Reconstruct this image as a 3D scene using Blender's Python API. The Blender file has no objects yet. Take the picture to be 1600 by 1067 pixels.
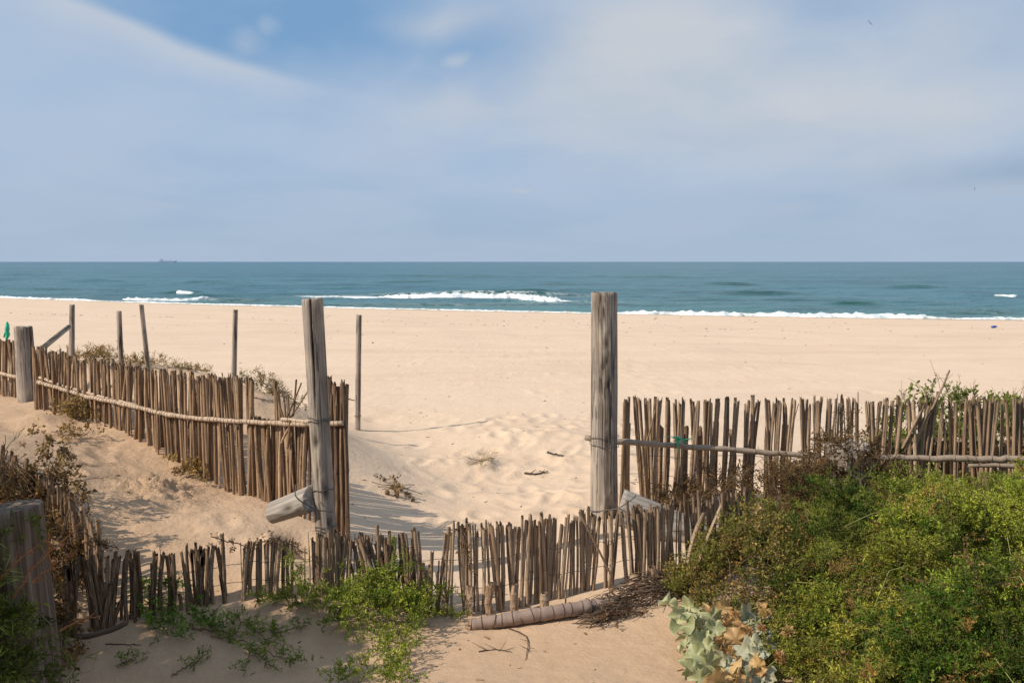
import bpy, math, random
import numpy as np
from mathutils import Vector, Matrix, Quaternion

random.seed(7)
RS = np.random.RandomState(11)
rad = math.radians
col = bpy.context.scene.collection
sc = bpy.context.scene

# ------------------------------------------------------------------ camera
FPX, CX, CY, CAMH = 1556.0, 800.0, 533.5, 1.7
THETA = math.atan(124.5 / FPX)
cam = bpy.data.cameras.new("camera")
cam.lens = 36.0 * FPX / 1600.0
cam.sensor_width = 36.0
cam.clip_start = 0.05
cam.clip_end = 60000.0
camo = bpy.data.objects.new("camera", cam)
camo.location = (0, 0, CAMH)
camo.rotation_euler = (rad(90) - THETA, 0, 0)
col.objects.link(camo)
sc.camera = camo

# ------------------------------------------------------------------ light
SUN_EL = rad(39)
LDIR = Vector((0.935, 0.355, 0)).normalized()            # horizontal travel direction of the light
sun_dir = Vector((-LDIR.x * math.cos(SUN_EL), -LDIR.y * math.cos(SUN_EL), math.sin(SUN_EL)))
sl = bpy.data.lights.new("sun", 'SUN')
sl.energy = 4.9
sl.angle = rad(0.6)
sl.color = (1.0, 0.895, 0.76)
so = bpy.data.objects.new("sun", sl)
so.rotation_euler = sun_dir.to_track_quat('Z', 'Y').to_euler()
so.location = (-20, -10, 20)
col.objects.link(so)

vs = sc.view_settings
vs.view_transform = 'Standard'
vs.look = 'None'
vs.exposure = 0.0
vs.gamma = 1.0
vs.use_curve_mapping = False
sc.render.engine = 'CYCLES'
sc.cycles.max_bounces = 6
sc.cycles.transparent_max_bounces = 8


def pray(px, py):
    a, b = (px - CX) / FPX, (CY - py) / FPX
    c, s = math.cos(THETA), math.sin(THETA)
    return Vector((a, c + b * s, -s + b * c))


def at(px, py, Y):
    d = pray(px, py)
    return Vector((0, 0, CAMH)) + d * (Y / d.y)


# ------------------------------------------------------------------ node helper
class NT:
    def __init__(self, tree):
        self.t = tree
        self.n = tree.nodes
        self.l = tree.links
        self.n.clear()

    def node(self, kind, **kw):
        nd = self.n.new(kind)
        for k, v in kw.items():
            setattr(nd, k, v)
        return nd

    def put(self, sock, v):
        if v is None:
            return
        if isinstance(v, bpy.types.NodeSocket):
            self.l.new(v, sock)
        elif isinstance(v, (int, float)) and sock.type in ('RGBA', 'VECTOR'):
            sock.default_value = (v, v, v, 1) if sock.type == 'RGBA' else (v, v, v)
        elif isinstance(v, (tuple, list)) and sock.type == 'RGBA' and len(v) == 3:
            sock.default_value = (*v, 1)
        else:
            sock.default_value = v

    def m(self, op, a, b=0.0, c=None, clamp=False):
        nd = self.node('ShaderNodeMath', operation=op, use_clamp=clamp)
        self.put(nd.inputs[0], a)
        self.put(nd.inputs[1], b)
        if c is not None:
            self.put(nd.inputs[2], c)
        return nd.outputs[0]

    def vm(self, op, a, b=None):
        nd = self.node('ShaderNodeVectorMath', operation=op)
        self.put(nd.inputs[0], a)
        if b is not None:
            self.put(nd.inputs[1], b)
        return nd.outputs['Value'] if op in ('DOT_PRODUCT', 'LENGTH', 'DISTANCE') else nd.outputs[0]

    def mix(self, f, a, b, blend='MIX'):
        nd = self.node('ShaderNodeMix', data_type='RGBA', blend_type=blend)
        self.put(nd.inputs[0], f)
        self.put(nd.inputs[6], a)
        self.put(nd.inputs[7], b)
        return nd.outputs[2]

    def noise(self, vec, scale, detail=4, rough=0.55, dist=0.0, w=None):
        nd = self.node('ShaderNodeTexNoise')
        if w is not None:
            nd.noise_dimensions = '4D'
            self.put(nd.inputs['W'], w)
        self.put(nd.inputs['Vector'], vec)
        nd.inputs['Scale'].default_value = scale
        nd.inputs['Detail'].default_value = detail
        nd.inputs['Roughness'].default_value = rough
        nd.inputs['Distortion'].default_value = dist
        return nd.outputs[0]

    def step(self, v, lo, hi, a=0.0, b=1.0):
        nd = self.node('ShaderNodeMapRange', interpolation_type='SMOOTHSTEP')
        self.put(nd.inputs[0], v)
        nd.inputs[1].default_value = lo
        nd.inputs[2].default_value = hi
        nd.inputs[3].default_value = a
        nd.inputs[4].default_value = b
        return nd.outputs[0]

    def ramp(self, f, stops):
        nd = self.node('ShaderNodeValToRGB')
        cr = nd.color_ramp
        while len(cr.elements) < len(stops):
            cr.elements.new(0.5)
        for e, (p, c) in zip(cr.elements, stops):
            e.position = p
            e.color = (*c, 1)
        self.put(nd.inputs[0], f)
        return nd.outputs[0]

    def scale(self, v, s):
        nd = self.node('ShaderNodeMapping')
        self.put(nd.inputs[0], v)
        nd.inputs['Scale'].default_value = s
        return nd.outputs[0]

    def bump(self, h, strength, dist, normal=None):
        nd = self.node('ShaderNodeBump')
        nd.inputs['Strength'].default_value = strength
        nd.inputs['Distance'].default_value = dist
        self.put(nd.inputs['Height'], h)
        if normal is not None:
            self.put(nd.inputs['Normal'], normal)
        return nd.outputs[0]


# ------------------------------------------------------------------ sky
world = bpy.data.worlds.new("World")
sc.world = world
world.use_nodes = True
w = NT(world.node_tree)
tc = w.node('ShaderNodeTexCoord').outputs['Generated']
dirn = w.vm('NORMALIZE', tc)
sky = w.node('ShaderNodeTexSky', sky_type='NISHITA', sun_disc=False)
sky.sun_elevation = SUN_EL
sky.sun_rotation = math.atan2(sun_dir.x, sun_dir.y)
sky.altitude = 5
sky.air_density = 1.0
sky.dust_density = 0.6
sky.ozone_density = 1.5
sep = w.node('ShaderNodeSeparateXYZ')
w.put(sep.inputs[0], dirn)
zz = w.m('ADD', w.m('MAXIMUM', sep.outputs[2], 0.0), 0.16)
comb = w.node('ShaderNodeCombineXYZ')
w.put(comb.inputs[0], w.m('DIVIDE', sep.outputs[0], zz))
w.put(comb.inputs[1], w.m('DIVIDE', sep.outputs[1], zz))
cp = comb.outputs[0]
n_big = w.noise(cp, 1.1, 5, 0.5, 0.3)
n_med = w.noise(w.vm('MULTIPLY', dirn, (1.0, 1.0, 2.2)), 4.2, 6, 0.55, 0.3)
n_fine = w.noise(w.vm('MULTIPLY', dirn, (1.0, 1.0, 1.7)), 9.0, 7, 0.6, 0.5)


def dirpx(px, py):
    return pray(px, py).normalized()


def blob(px, py, r_in, r_out):
    d = w.vm('DISTANCE', w.vm('ADD', dirn, warp), tuple(dirpx(px, py)))
    return w.step(d, r_in / FPX, r_out / FPX, 1.0, 0.0)


def ell(px, py, rx, ry, soft=1.0):
    """soft elliptical patch in direction space"""
    c = dirpx(px, py)
    d = w.vm('SUBTRACT', w.vm('ADD', dirn, warp), tuple(c))
    d = w.vm('MULTIPLY', d, (FPX / rx, FPX / rx, FPX / ry))
    return w.step(w.vm('LENGTH', d), max(0.0, 1 - soft), 1.0, 1.0, 0.0)


wn = w.node('ShaderNodeTexNoise')
w.put(wn.inputs['Vector'], dirn)
wn.inputs['Scale'].default_value = 7
wn.inputs['Detail'].default_value = 5
warp = w.vm('MULTIPLY', w.vm('SUBTRACT', wn.outputs['Color'], (0.5, 0.5, 0.5)), (0.09, 0.03, 0.05))
# long cloud edge running down from the top left
va, vb = dirpx(90, 0), dirpx(430, 122)
nrm = va.cross(vb).normalized()
if nrm.dot(dirpx(400, 0)) < 0:
    nrm = -nrm
edge_d = w.m('ADD', w.vm('DOT_PRODUCT', dirn, tuple(nrm)),
             w.m('MULTIPLY', w.m('SUBTRACT', w.noise(dirn, 5, 3), 0.5), 0.028))
above = w.step(edge_d, -0.003, 0.012)
hole1 = w.m('MULTIPLY', above, ell(360, 10, 470, 150, 0.75))
hole2 = ell(745, 75, 210, 110, 1.0)
hole2b = ell(660, 125, 90, 55, 1.0)
hole3 = ell(1310, -10, 170, 70, 1.0)
holes = w.m('MAXIMUM', w.m('MAXIMUM', w.m('MULTIPLY', hole1, 0.88), w.m('MULTIPLY', hole2, 0.68)),
            w.m('MAXIMUM', w.m('MULTIPLY', hole2b, 0.4), w.m('MULTIPLY', hole3, 0.4)))
puffs = w.m('MAXIMUM', w.m('MAXIMUM', ell(375, 62, 48, 26, 0.9), ell(408, 46, 30, 18, 0.9)),
            w.m('MAXIMUM', ell(715, 100, 42, 20, 0.9), ell(700, 40, 150, 40, 1.0)))
veil = w.step(n_big, 0.30, 0.62, 0.72, 0.95)
veil = w.m('ADD', veil, w.m('MULTIPLY', w.m('SUBTRACT', n_fine, 0.5), 0.30))
hn = w.m('MULTIPLY', holes, w.step(n_med, 0.30, 0.70, 1.12, 0.80))
cover = w.m('SUBTRACT', veil, hn)
cover = w.m('ADD', cover, w.m('MULTIPLY', puffs, 0.26), clamp=True)
# cloud colour: pale grey-lilac banks and bluer veil
bank = w.m('ADD', w.m('MULTIPLY', ell(1150, 130, 560, 210, 1.0), 1.15), w.m('MULTIPLY', ell(980, 50, 190, 120, 1.0), 0.4), clamp=True)
bank = w.m('MAXIMUM', bank, w.m('MULTIPLY', ell(700, 175, 190, 60, 1.0), 0.7))
bank = w.m('MAXIMUM', bank, w.m('MULTIPLY', ell(1470, 160, 260, 110, 1.0), 0.85))
bank = w.m('MULTIPLY', bank, w.step(n_med, 0.28, 0.66, 0.45, 1.1))
edge_hi = w.m('MULTIPLY', w.step(edge_d, -0.03, 0.0), w.m('SUBTRACT', 1.0, above))
bank = w.m('MAXIMUM', bank, w.m('MULTIPLY', w.m('MULTIPLY', edge_hi, ell(250, 60, 330, 140, 0.7)), 0.5))
bank = w.m('MAXIMUM', bank, w.m('MULTIPLY', puffs, 0.8), clamp=True)
ccol = w.mix(bank, (4.25, 5.35, 7.0), (6.0, 6.3, 6.7))
dark = w.m('MAXIMUM', w.m('MULTIPLY', ell(1560, 268, 300, 50, 1.0), 0.75), w.m('MULTIPLY', ell(1560, 20, 200, 130, 1.0), 0.25))
dark = w.m('MAXIMUM', dark, w.m('MULTIPLY', ell(1400, 350, 420, 90, 1.0), 0.35))
dark = w.m('MULTIPLY', dark, w.step(n_med, 0.3, 0.65, 1.1, 0.5))
ccol = w.mix(dark, ccol, (2.95, 3.8, 4.9))
lit = w.m('MULTIPLY', ell(1230, 332, 60, 22, 1.0), 0.5)
lit = w.m('MAXIMUM', lit, w.m('MULTIPLY', ell(806, 304, 26, 5, 0.8), 0.9))
lit = w.m('MAXIMUM', lit, w.m('MULTIPLY', ell(262, 312, 50, 8, 1.0), 0.5))
lit = w.m('MAXIMUM', lit, w.m('MULTIPLY', ell(1560, 290, 120, 22, 1.0), 0.5))
ccol = w.mix(lit, ccol, (5.2, 5.6, 6.5))
ccol = w.mix(w.m('MULTIPLY', w.step(n_med, 0.35, 0.7), 0.28), ccol, (5.2, 5.7, 6.5))
hz = w.step(sep.outputs[2], 0.0, 0.10, 1.0, 0.0)
ccol = w.mix(w.m('MULTIPLY', hz, 0.75), ccol, (4.05, 5.05, 6.35))
skyblue = w.mix(0.75, sky.outputs[0], (1.9, 3.7, 6.3))
cover = w.m('MAXIMUM', cover, w.m('MULTIPLY', hz, 0.9))
final = w.mix(cover, skyblue, ccol)
bg = w.node('ShaderNodeBackground')
bg.inputs['Strength'].default_value = 0.1
w.put(bg.inputs['Color'], final)
wo = w.node('ShaderNodeOutputWorld')
w.l.new(bg.outputs[0], wo.inputs[0])

# ------------------------------------------------------------------ materials
M = {}


def material(name):
    m = bpy.data.materials.new(name)
    m.use_nodes = True
    t = NT(m.node_tree)
    b = t.node('ShaderNodeBsdfPrincipled')
    o = t.node('ShaderNodeOutputMaterial')
    t.l.new(b.outputs[0], o.inputs[0])
    M[name] = m
    return t, b, o


def simple(name, color, rough=0.7, var=0.25, scale=20, bump=0.0, metallic=0.0):
    t, b, o = material(name)
    oc = t.node('ShaderNodeTexCoord').outputs['Object']
    n = t.noise(oc, scale, 5)
    c = t.mix(n, tuple(x * (1 - var) for x in color), tuple(min(1, x * (1 + var)) for x in color))
    t.put(b.inputs['Base Color'], c)
    b.inputs['Roughness'].default_value = rough
    b.inputs['Metallic'].default_value = metallic
    if bump:
        t.put(b.inputs['Normal'], t.bump(n, 0.7, bump))
    return M[name]


# sand
t, b, o = material('sand')
geo = t.node('ShaderNodeNewGeometry').outputs['Position']
att = t.node('ShaderNodeAttribute', attribute_name='tone')
tone, wet, crust = (t.node('ShaderNodeSeparateColor') for _ in range(3))
sp = tone
t.put(sp.inputs[0], att.outputs['Color'])
tone_v, wet_v, crust_v = sp.outputs[0], sp.outputs[1], sp.outputs[2]
n1 = t.noise(geo, 1.3, 5, 0.6)
n2 = t.noise(geo, 14, 5, 0.6)
n3 = t.noise(geo, 260, 3, 0.7)
n4 = t.noise(t.scale(geo, (0.16, 0.45, 1)), 1.0, 6, 0.62, 0.6)
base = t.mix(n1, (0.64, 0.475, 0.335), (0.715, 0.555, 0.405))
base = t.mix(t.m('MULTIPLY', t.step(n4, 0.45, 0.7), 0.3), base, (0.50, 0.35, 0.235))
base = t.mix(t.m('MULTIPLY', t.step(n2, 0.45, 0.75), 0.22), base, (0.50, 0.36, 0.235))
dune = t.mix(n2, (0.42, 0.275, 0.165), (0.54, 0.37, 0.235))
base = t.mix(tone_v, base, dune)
base = t.mix(t.m('MULTIPLY', t.step(n3, 0.52, 0.72), 0.30), base, (0.34, 0.22, 0.13))
base = t.mix(t.m('MULTIPLY', t.step(n3, 0.46, 0.30), 0.18), base, (0.85, 0.72, 0.56))
vor = t.node('ShaderNodeTexVoronoi', feature='F1')
t.put(vor.inputs['Vector'], geo)
vor.inputs['Scale'].default_value = 9
speck = t.m('MULTIPLY', t.step(vor.outputs['Distance'], 0.035, 0.055, 1, 0), t.step(t.noise(geo, 0.8, 3), 0.5, 0.62))
base = t.mix(t.m('MULTIPLY', speck, 0.5), base, (0.10, 0.06, 0.035))
base = t.mix(t.m('MULTIPLY', wet_v, 0.62), base, (0.24, 0.165, 0.10))
t.put(b.inputs['Base Color'], base)
t.put(b.inputs['Roughness'], t.m('SUBTRACT', 0.95, t.m('MULTIPLY', wet_v, 0.35)))
b.inputs['Specular IOR Level'].default_value = 0.2
nrm1 = t.bump(n3, 0.55, 0.004)
hh = t.m('ADD', t.m('MULTIPLY', n2, 1.0), t.m('MULTIPLY', t.noise(geo, 45, 4, 0.6), 0.5))
nrm2 = t.bump(hh, 0.6, 0.012, nrm1)
nrm3 = t.bump(t.noise(t.scale(geo, (0.5, 1.0, 1)), 1.6, 6, 0.6), 0.25, 0.08, nrm2)
nrm3 = t.bump(t.m('MULTIPLY', crust_v, t.noise(geo, 28, 5, 0.65)), 0.8, 0.02, nrm3)
t.put(b.inputs['Normal'], nrm3)

# sea
t, b, o = material('sea_water')
geo = t.node('ShaderNodeNewGeometry').outputs['Position']
att = t.node('ShaderNodeAttribute', attribute_name='depth')
sp = t.node('ShaderNodeSeparateColor')
t.put(sp.inputs[0], att.outputs['Color'])
shallow, green, foamv = sp.outputs[0], sp.outputs[1], sp.outputs[2]
big = t.noise(t.scale(geo, (0.010, 0.035, 1)), 1.0, 6, 0.6, 0.5)
str_ = t.noise(t.scale(geo, (0.035, 0.16, 1)), 1.0, 6, 0.62, 0.4)
far = t.step(t.m('MULTIPLY', t.vm('LENGTH', geo), 1.0), 200, 3000)
deep = t.mix(far, (0.055, 0.175, 0.215), (0.042, 0.130, 0.205))
body = t.mix(shallow, deep, (0.085, 0.22, 0.19))
body = t.mix(t.m('MULTIPLY', t.step(big, 0.45, 0.65), 0.45), body, (0.010, 0.070, 0.095))
body = t.mix(t.m('MULTIPLY', t.step(str_, 0.50, 0.68), 0.6), body, (0.006, 0.070, 0.072))
body = t.mix(green, body, (0.003, 0.075, 0.055))
wn1 = t.noise(t.scale(geo, (0.5, 1.0, 1)), 1.2, 4, 0.6)
lace = t.m('MULTIPLY', foamv, t.step(t.noise(geo, 1.3, 7, 0.68, 0.8), 0.42, 0.56))
body = t.mix(lace, body, (0.72, 0.76, 0.76))
sk = t.noise(t.scale(geo, (0.10, 0.55, 1)), 1.0, 5, 0.65, 0.6)
body = t.mix(t.m('MULTIPLY', t.step(sk, 0.53, 0.66), 0.55), body, (0.006, 0.045, 0.060))
body = t.mix(t.m('MULTIPLY', t.step(sk, 0.44, 0.32), 0.30), body, (0.13, 0.27, 0.29))
t.put(b.inputs['Base Color'], body)
t.put(b.inputs['Roughness'], t.m('ADD', 0.28, t.m('MULTIPLY', lace, 0.5)))
b.inputs['IOR'].default_value = 1.33
b.inputs['Specular IOR Level'].default_value = 0.5
nA = t.bump(t.noise(t.scale(geo, (0.35, 1.0, 1)), 0.55, 5, 0.6), 1.0, 1.3)
nB = t.bump(t.noise(t.scale(geo, (0.45, 1.0, 1)), 2.8, 4, 0.6), 1.0, 0.35, nA)
t.put(b.inputs['Normal'], nB)

# foam
t, b, o = material('foam')
geo = t.node('ShaderNodeNewGeometry').outputs['Position']
n = t.noise(geo, 3.0, 6, 0.65)
t.put(b.inputs['Base Color'], t.mix(t.step(n, 0.35, 0.62), (0.52, 0.60, 0.61), (0.88, 0.89, 0.88)))
b.inputs['Roughness'].default_value = 0.8
t.put(b.inputs['Normal'], t.bump(n, 0.9, 0.15))

# weathered post timber
t, b, o = material('weathered_wood')
tcn = t.node('ShaderNodeTexCoord').outputs['Object']
oi = t.node('ShaderNodeObjectInfo')
rnd = t.m('MULTIPLY', oi.outputs['Random'], 37.0)
st = t.noise(t.scale(tcn, (38, 38, 1.1)), 1.0, 6, 0.62, 0.25, w=rnd)
st2 = t.noise(t.scale(tcn, (110, 110, 3.5)), 1.0, 4, 0.6, 0.0, w=rnd)
blot = t.noise(t.scale(tcn, (9, 9, 3.2)), 1.0, 5, 0.6, 0.4, w=rnd)
c = t.ramp(st, [(0.27, (0.09, 0.066, 0.047)), (0.42, (0.23, 0.185, 0.145)), (0.56, (0.37, 0.31, 0.26)), (0.75, (0.54, 0.475, 0.41))])
c = t.mix(t.m('MULTIPLY', t.step(blot, 0.52, 0.68), 0.65), c, (0.13, 0.11, 0.09))
c = t.mix(t.m('MULTIPLY', t.step(blot, 0.48, 0.30), 0.7), c, (0.50, 0.42, 0.32))
c = t.mix(t.m('MULTIPLY', t.step(st2, 0.55, 0.72), 0.55), c, (0.09, 0.07, 0.055))
crn = t.noise(t.scale(tcn, (24, 24, 0.8)), 1.0, 5, 0.6, 0.3, w=rnd)
crk = t.m('MULTIPLY', t.step(t.m('ABSOLUTE', t.m('SUBTRACT', crn, 0.5)), 0.004, 0.022, 1.0, 0.0), t.step(blot, 0.40, 0.55))
c = t.mix(t.m('MULTIPLY', crk, 0.85), c, (0.035, 0.026, 0.018))
att = t.node('ShaderNodeAttribute', attribute_name='mark_shade')
c = t.mix(att.outputs['Fac'], c, (0.035, 0.024, 0.016))
t.put(b.inputs['Base Color'], c)
b.inputs['Roughness'].default_value = 0.88
b.inputs['Specular IOR Level'].default_value = 0.2
t.put(b.inputs['Normal'], t.bump(t.m('SUBTRACT', 1.0, crk), 0.8, 0.006, t.bump(st2, 0.8, 0.004, t.bump(st, 1.0, 0.014))))

# dark stump timber
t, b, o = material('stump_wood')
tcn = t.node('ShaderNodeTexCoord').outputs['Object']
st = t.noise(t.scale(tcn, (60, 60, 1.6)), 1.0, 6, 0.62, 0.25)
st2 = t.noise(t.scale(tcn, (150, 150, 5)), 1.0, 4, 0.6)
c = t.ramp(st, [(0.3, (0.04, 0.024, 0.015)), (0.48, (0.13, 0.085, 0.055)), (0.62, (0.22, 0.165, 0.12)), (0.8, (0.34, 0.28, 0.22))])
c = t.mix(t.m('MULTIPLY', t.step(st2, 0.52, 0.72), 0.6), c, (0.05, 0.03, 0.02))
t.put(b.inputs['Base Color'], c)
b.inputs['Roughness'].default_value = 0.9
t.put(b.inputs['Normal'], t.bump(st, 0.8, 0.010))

# pale driftwood
t, b, o = material('driftwood')
tcn = t.node('ShaderNodeTexCoord').outputs['Object']
st = t.noise(t.scale(tcn, (45, 45, 2.0)), 1.0, 6, 0.62, 0.2)
c = t.ramp(st, [(0.25, (0.11, 0.09, 0.07)), (0.5, (0.29, 0.25, 0.21)), (0.75, (0.42, 0.37, 0.31))])
att = t.node('ShaderNodeAttribute', attribute_name='mark_shade')
c = t.mix(att.outputs['Fac'], c, (0.05, 0.035, 0.025))
t.put(b.inputs['Base Color'], c)
b.inputs['Roughness'].default_value = 0.85
t.put(b.inputs['Normal'], t.bump(st, 0.8, 0.008))


# canes
def cane_mat(name, stops, dirt=0.5):
    t, b, o = material(name)
    tcn = t.node('ShaderNodeTexCoord').outputs['Object']
    oi = t.node('ShaderNodeObjectInfo')
    r = oi.outputs['Random']
    c = t.ramp(r, stops)
    w_ = t.m('MULTIPLY', r, 51.0)
    st = t.noise(t.scale(tcn, (2.6, 2.6, 3.0)), 1.0, 5, 0.62, 0.2, w=w_)
    bl = t.noise(t.scale(tcn, (0.7, 0.7, 6.0)), 1.0, 4, 0.6, 0.0, w=w_)
    c = t.mix(t.step(st, 0.38, 0.66, 0.0, 0.75), c, (0.50, 0.36, 0.23))
    c = t.mix(t.m('MULTIPLY', t.step(bl, 0.52, 0.72), 0.6), c, (0.085, 0.055, 0.033))
    att = t.node('ShaderNodeAttribute', attribute_name='mark_shade')
    c = t.mix(att.outputs['Fac'], c, (0.045, 0.028, 0.018))
    crk = t.step(t.m('ABSOLUTE', t.m('SUBTRACT', t.noise(t.scale(tcn, (1.5, 1.5, 1.2)), 1.0, 4, 0.6, 0.2, w=w_), 0.5)), 0.004, 0.03, 0.75, 0.0)
    c = t.mix(crk, c, (0.05, 0.03, 0.018))
    c = t.mix(1.0, c, (1.08, 1.0, 0.94), 'MULTIPLY')
    dk = t.m('MULTIPLY', t.step(t.m('FRACT', t.m('MULTIPLY', r, 7.3)), 0.35, 1.0), 0.45)
    c = t.mix(dk, c, t.mix(1.0, c, (0.42, 0.36, 0.32), 'MULTIPLY'))
    t.put(b.inputs['Base Color'], c)
    b.inputs['Roughness'].default_value = 0.72
    b.inputs['Specular IOR Level'].default_value = 0.3
    t.put(b.inputs['Normal'], t.bump(st, 0.5, 0.004))


cane_mat('cane_grey', [(0.0, (0.12, 0.080, 0.050)), (0.25, (0.30, 0.215, 0.145)), (0.5, (0.40, 0.31, 0.22)), (0.75, (0.20, 0.16, 0.12)), (1.0, (0.50, 0.40, 0.29))])
cane_mat('cane_brown', [(0.0, (0.08, 0.046, 0.026)), (0.25, (0.25, 0.165, 0.098)), (0.5, (0.38, 0.27, 0.17)), (0.75, (0.14, 0.092, 0.058)), (1.0, (0.50, 0.37, 0.24))])
cane_mat('cane_red', [(0.0, (0.04, 0.022, 0.014)), (0.3, (0.09, 0.048, 0.028)), (0.6, (0.13, 0.080, 0.05)), (0.85, (0.085, 0.060, 0.045)), (1.0, (0.20, 0.14, 0.095))])
simple('straw_rail', (0.42, 0.31, 0.215), 0.7, 0.4, 24, 0.004)
simple('grey_rail', (0.27, 0.205, 0.15), 0.7, 0.4, 20, 0.004)
simple('wrapped_bark', (0.26, 0.185, 0.145), 0.8, 0.3, 22, 0.006)
simple('binding', (0.07, 0.048, 0.034), 0.8)
simple('wire', (0.10, 0.09, 0.085), 0.5, 0.3, 60, 0, 0.5)
simple('root_brown', (0.10, 0.062, 0.036), 0.85, 0.6, 9)
simple('twig_dark', (0.055, 0.034, 0.022), 0.85, 0.4)
simple('twig_orange', (0.36, 0.15, 0.06), 0.6, 0.35)
simple('stem_green', (0.20, 0.22, 0.06), 0.6, 0.35)
simple('stem_brown', (0.15, 0.095, 0.05), 0.75, 0.45)
simple('green_plastic', (0.02, 0.42, 0.24), 0.45, 0.25)
simple('blue_plastic', (0.03, 0.10, 0.40), 0.35, 0.1)
simple('hazy_hull_paint', (0.27, 0.36, 0.46), 0.6, 0.1)  # bluish distance haze is mixed into the hull colour
simple('hazy_ship_white', (0.42, 0.50, 0.58), 0.6, 0.1)  # white greyed towards blue, haze put into the colour
simple('gull_grey', (0.20, 0.22, 0.24), 0.7, 0.2)
simple('shell', (0.75, 0.68, 0.58), 0.5, 0.1)


def foliage_mat(name, trans=0.20, rough=0.6, spec=0.15):
    t, b, o = material(name)
    att = t.node('ShaderNodeAttribute', attribute_name='tint')
    b.inputs['Roughness'].default_value = rough
    b.inputs['Specular IOR Level'].default_value = spec
    t.put(b.inputs['Base Color'], att.outputs['Color'])
    tr = t.node('ShaderNodeBsdfTranslucent')
    t.put(tr.inputs[0], t.mix(1.0, att.outputs['Color'], (1.15, 1.2, 0.6), 'MULTIPLY'))
    mx = t.node('ShaderNodeMixShader')
    mx.inputs[0].default_value = trans
    t.l.new(b.outputs[0], mx.inputs[1])
    t.l.new(tr.outputs[0], mx.inputs[2])
    t.l.new(mx.outputs[0], o.inputs[0])


foliage_mat('foliage')
foliage_mat('dry_foliage', 0.2, 0.75, 0.15)


def leaf_mat(name, c1, c2, vein, rough=0.5):
    t, b, o = material(name)
    tcn = t.node('ShaderNodeTexCoord').outputs['Object']
    oi = t.node('ShaderNodeObjectInfo')
    rnd = oi.outputs['Random']
    c = t.mix(rnd, c1, c2)
    n = t.noise(tcn, 3.0, 5, 0.6, 0.2, w=t.m('MULTIPLY', rnd, 20))
    c = t.mix(t.m('MULTIPLY', t.step(n, 0.5, 0.75), 0.5), c, vein)
    att = t.node('ShaderNodeAttribute', attribute_name='mark_shade')
    c = t.mix(t.m('MULTIPLY', att.outputs['Fac'], 0.75), c, vein)
    t.put(b.inputs['Base Color'], c)
    b.inputs['Roughness'].default_value = rough
    tr = t.node('ShaderNodeBsdfTranslucent')
    t.put(tr.inputs[0], c)
    mx = t.node('ShaderNodeMixShader')
    mx.inputs[0].default_value = 0.25
    t.l.new(b.outputs[0], mx.inputs[1])
    t.l.new(tr.outputs[0], mx.inputs[2])
    t.l.new(mx.outputs[0], o.inputs[0])


leaf_mat('holly_leaf', (0.25, 0.27, 0.11), (0.42, 0.42, 0.20), (0.58, 0.55, 0.34))
leaf_mat('holly_blue_leaf', (0.26, 0.26, 0.15), (0.43, 0.42, 0.28), (0.62, 0.59, 0.43))
leaf_mat('holly_dry_leaf', (0.44, 0.24, 0.09), (0.62, 0.42, 0.18), (0.28, 0.15, 0.06))

# ------------------------------------------------------------------ numeric helpers
TAB = np.random.RandomState(3).rand(256, 256)


def vnoise(x, y):
    xi, yi = np.floor(x).astype(int), np.floor(y).astype(int)
    fx, fy = x - xi, y - yi
    fx, fy = fx * fx * (3 - 2 * fx), fy * fy * (3 - 2 * fy)
    a, b_ = TAB[xi & 255, yi & 255], TAB[(xi + 1) & 255, yi & 255]
    c_, d_ = TAB[xi & 255, (yi + 1) & 255], TAB[(xi + 1) & 255, (yi + 1) & 255]
    return (a * (1 - fx) + b_ * fx) * (1 - fy) + (c_ * (1 - fx) + d_ * fx) * fy - 0.5


def fbm(x, y, f, oct_=4, g=0.5):
    s, a = 0, 1.0
    for k in range(oct_):
        s = s + a * vnoise(x * f + 17.3 * k, y * f + 5.1 * k)
        f *= 2.03
        a *= g
    return s


def sstep(v, a, b_):
    u = np.clip((v - a) / (b_ - a), 0, 1)
    return u * u * (3 - 2 * u)


# ------------------------------------------------------------------ terrain height
def shore(x):
    x = np.asarray(x, float)
    xc = np.clip(x, -60, 60)
    return 74 - 0.41 * xc + 0.0026 * xc * xc + np.where(x < -60, -(x + 60) * 0.3, 0) - np.where(x > 60, (x - 60) * 0.1, 0)


def beach(x, y):
    tt = shore(x) - y
    u = (58 - tt) / 4.0
    sp_ = np.where(u > 30, u, np.log1p(np.exp(np.clip(u, -30, 30)))) * 4.0
    z = -2.0 * sp_ / 58.0
    return z - np.where(tt < 0, (-tt) * 0.03, 0)


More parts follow.
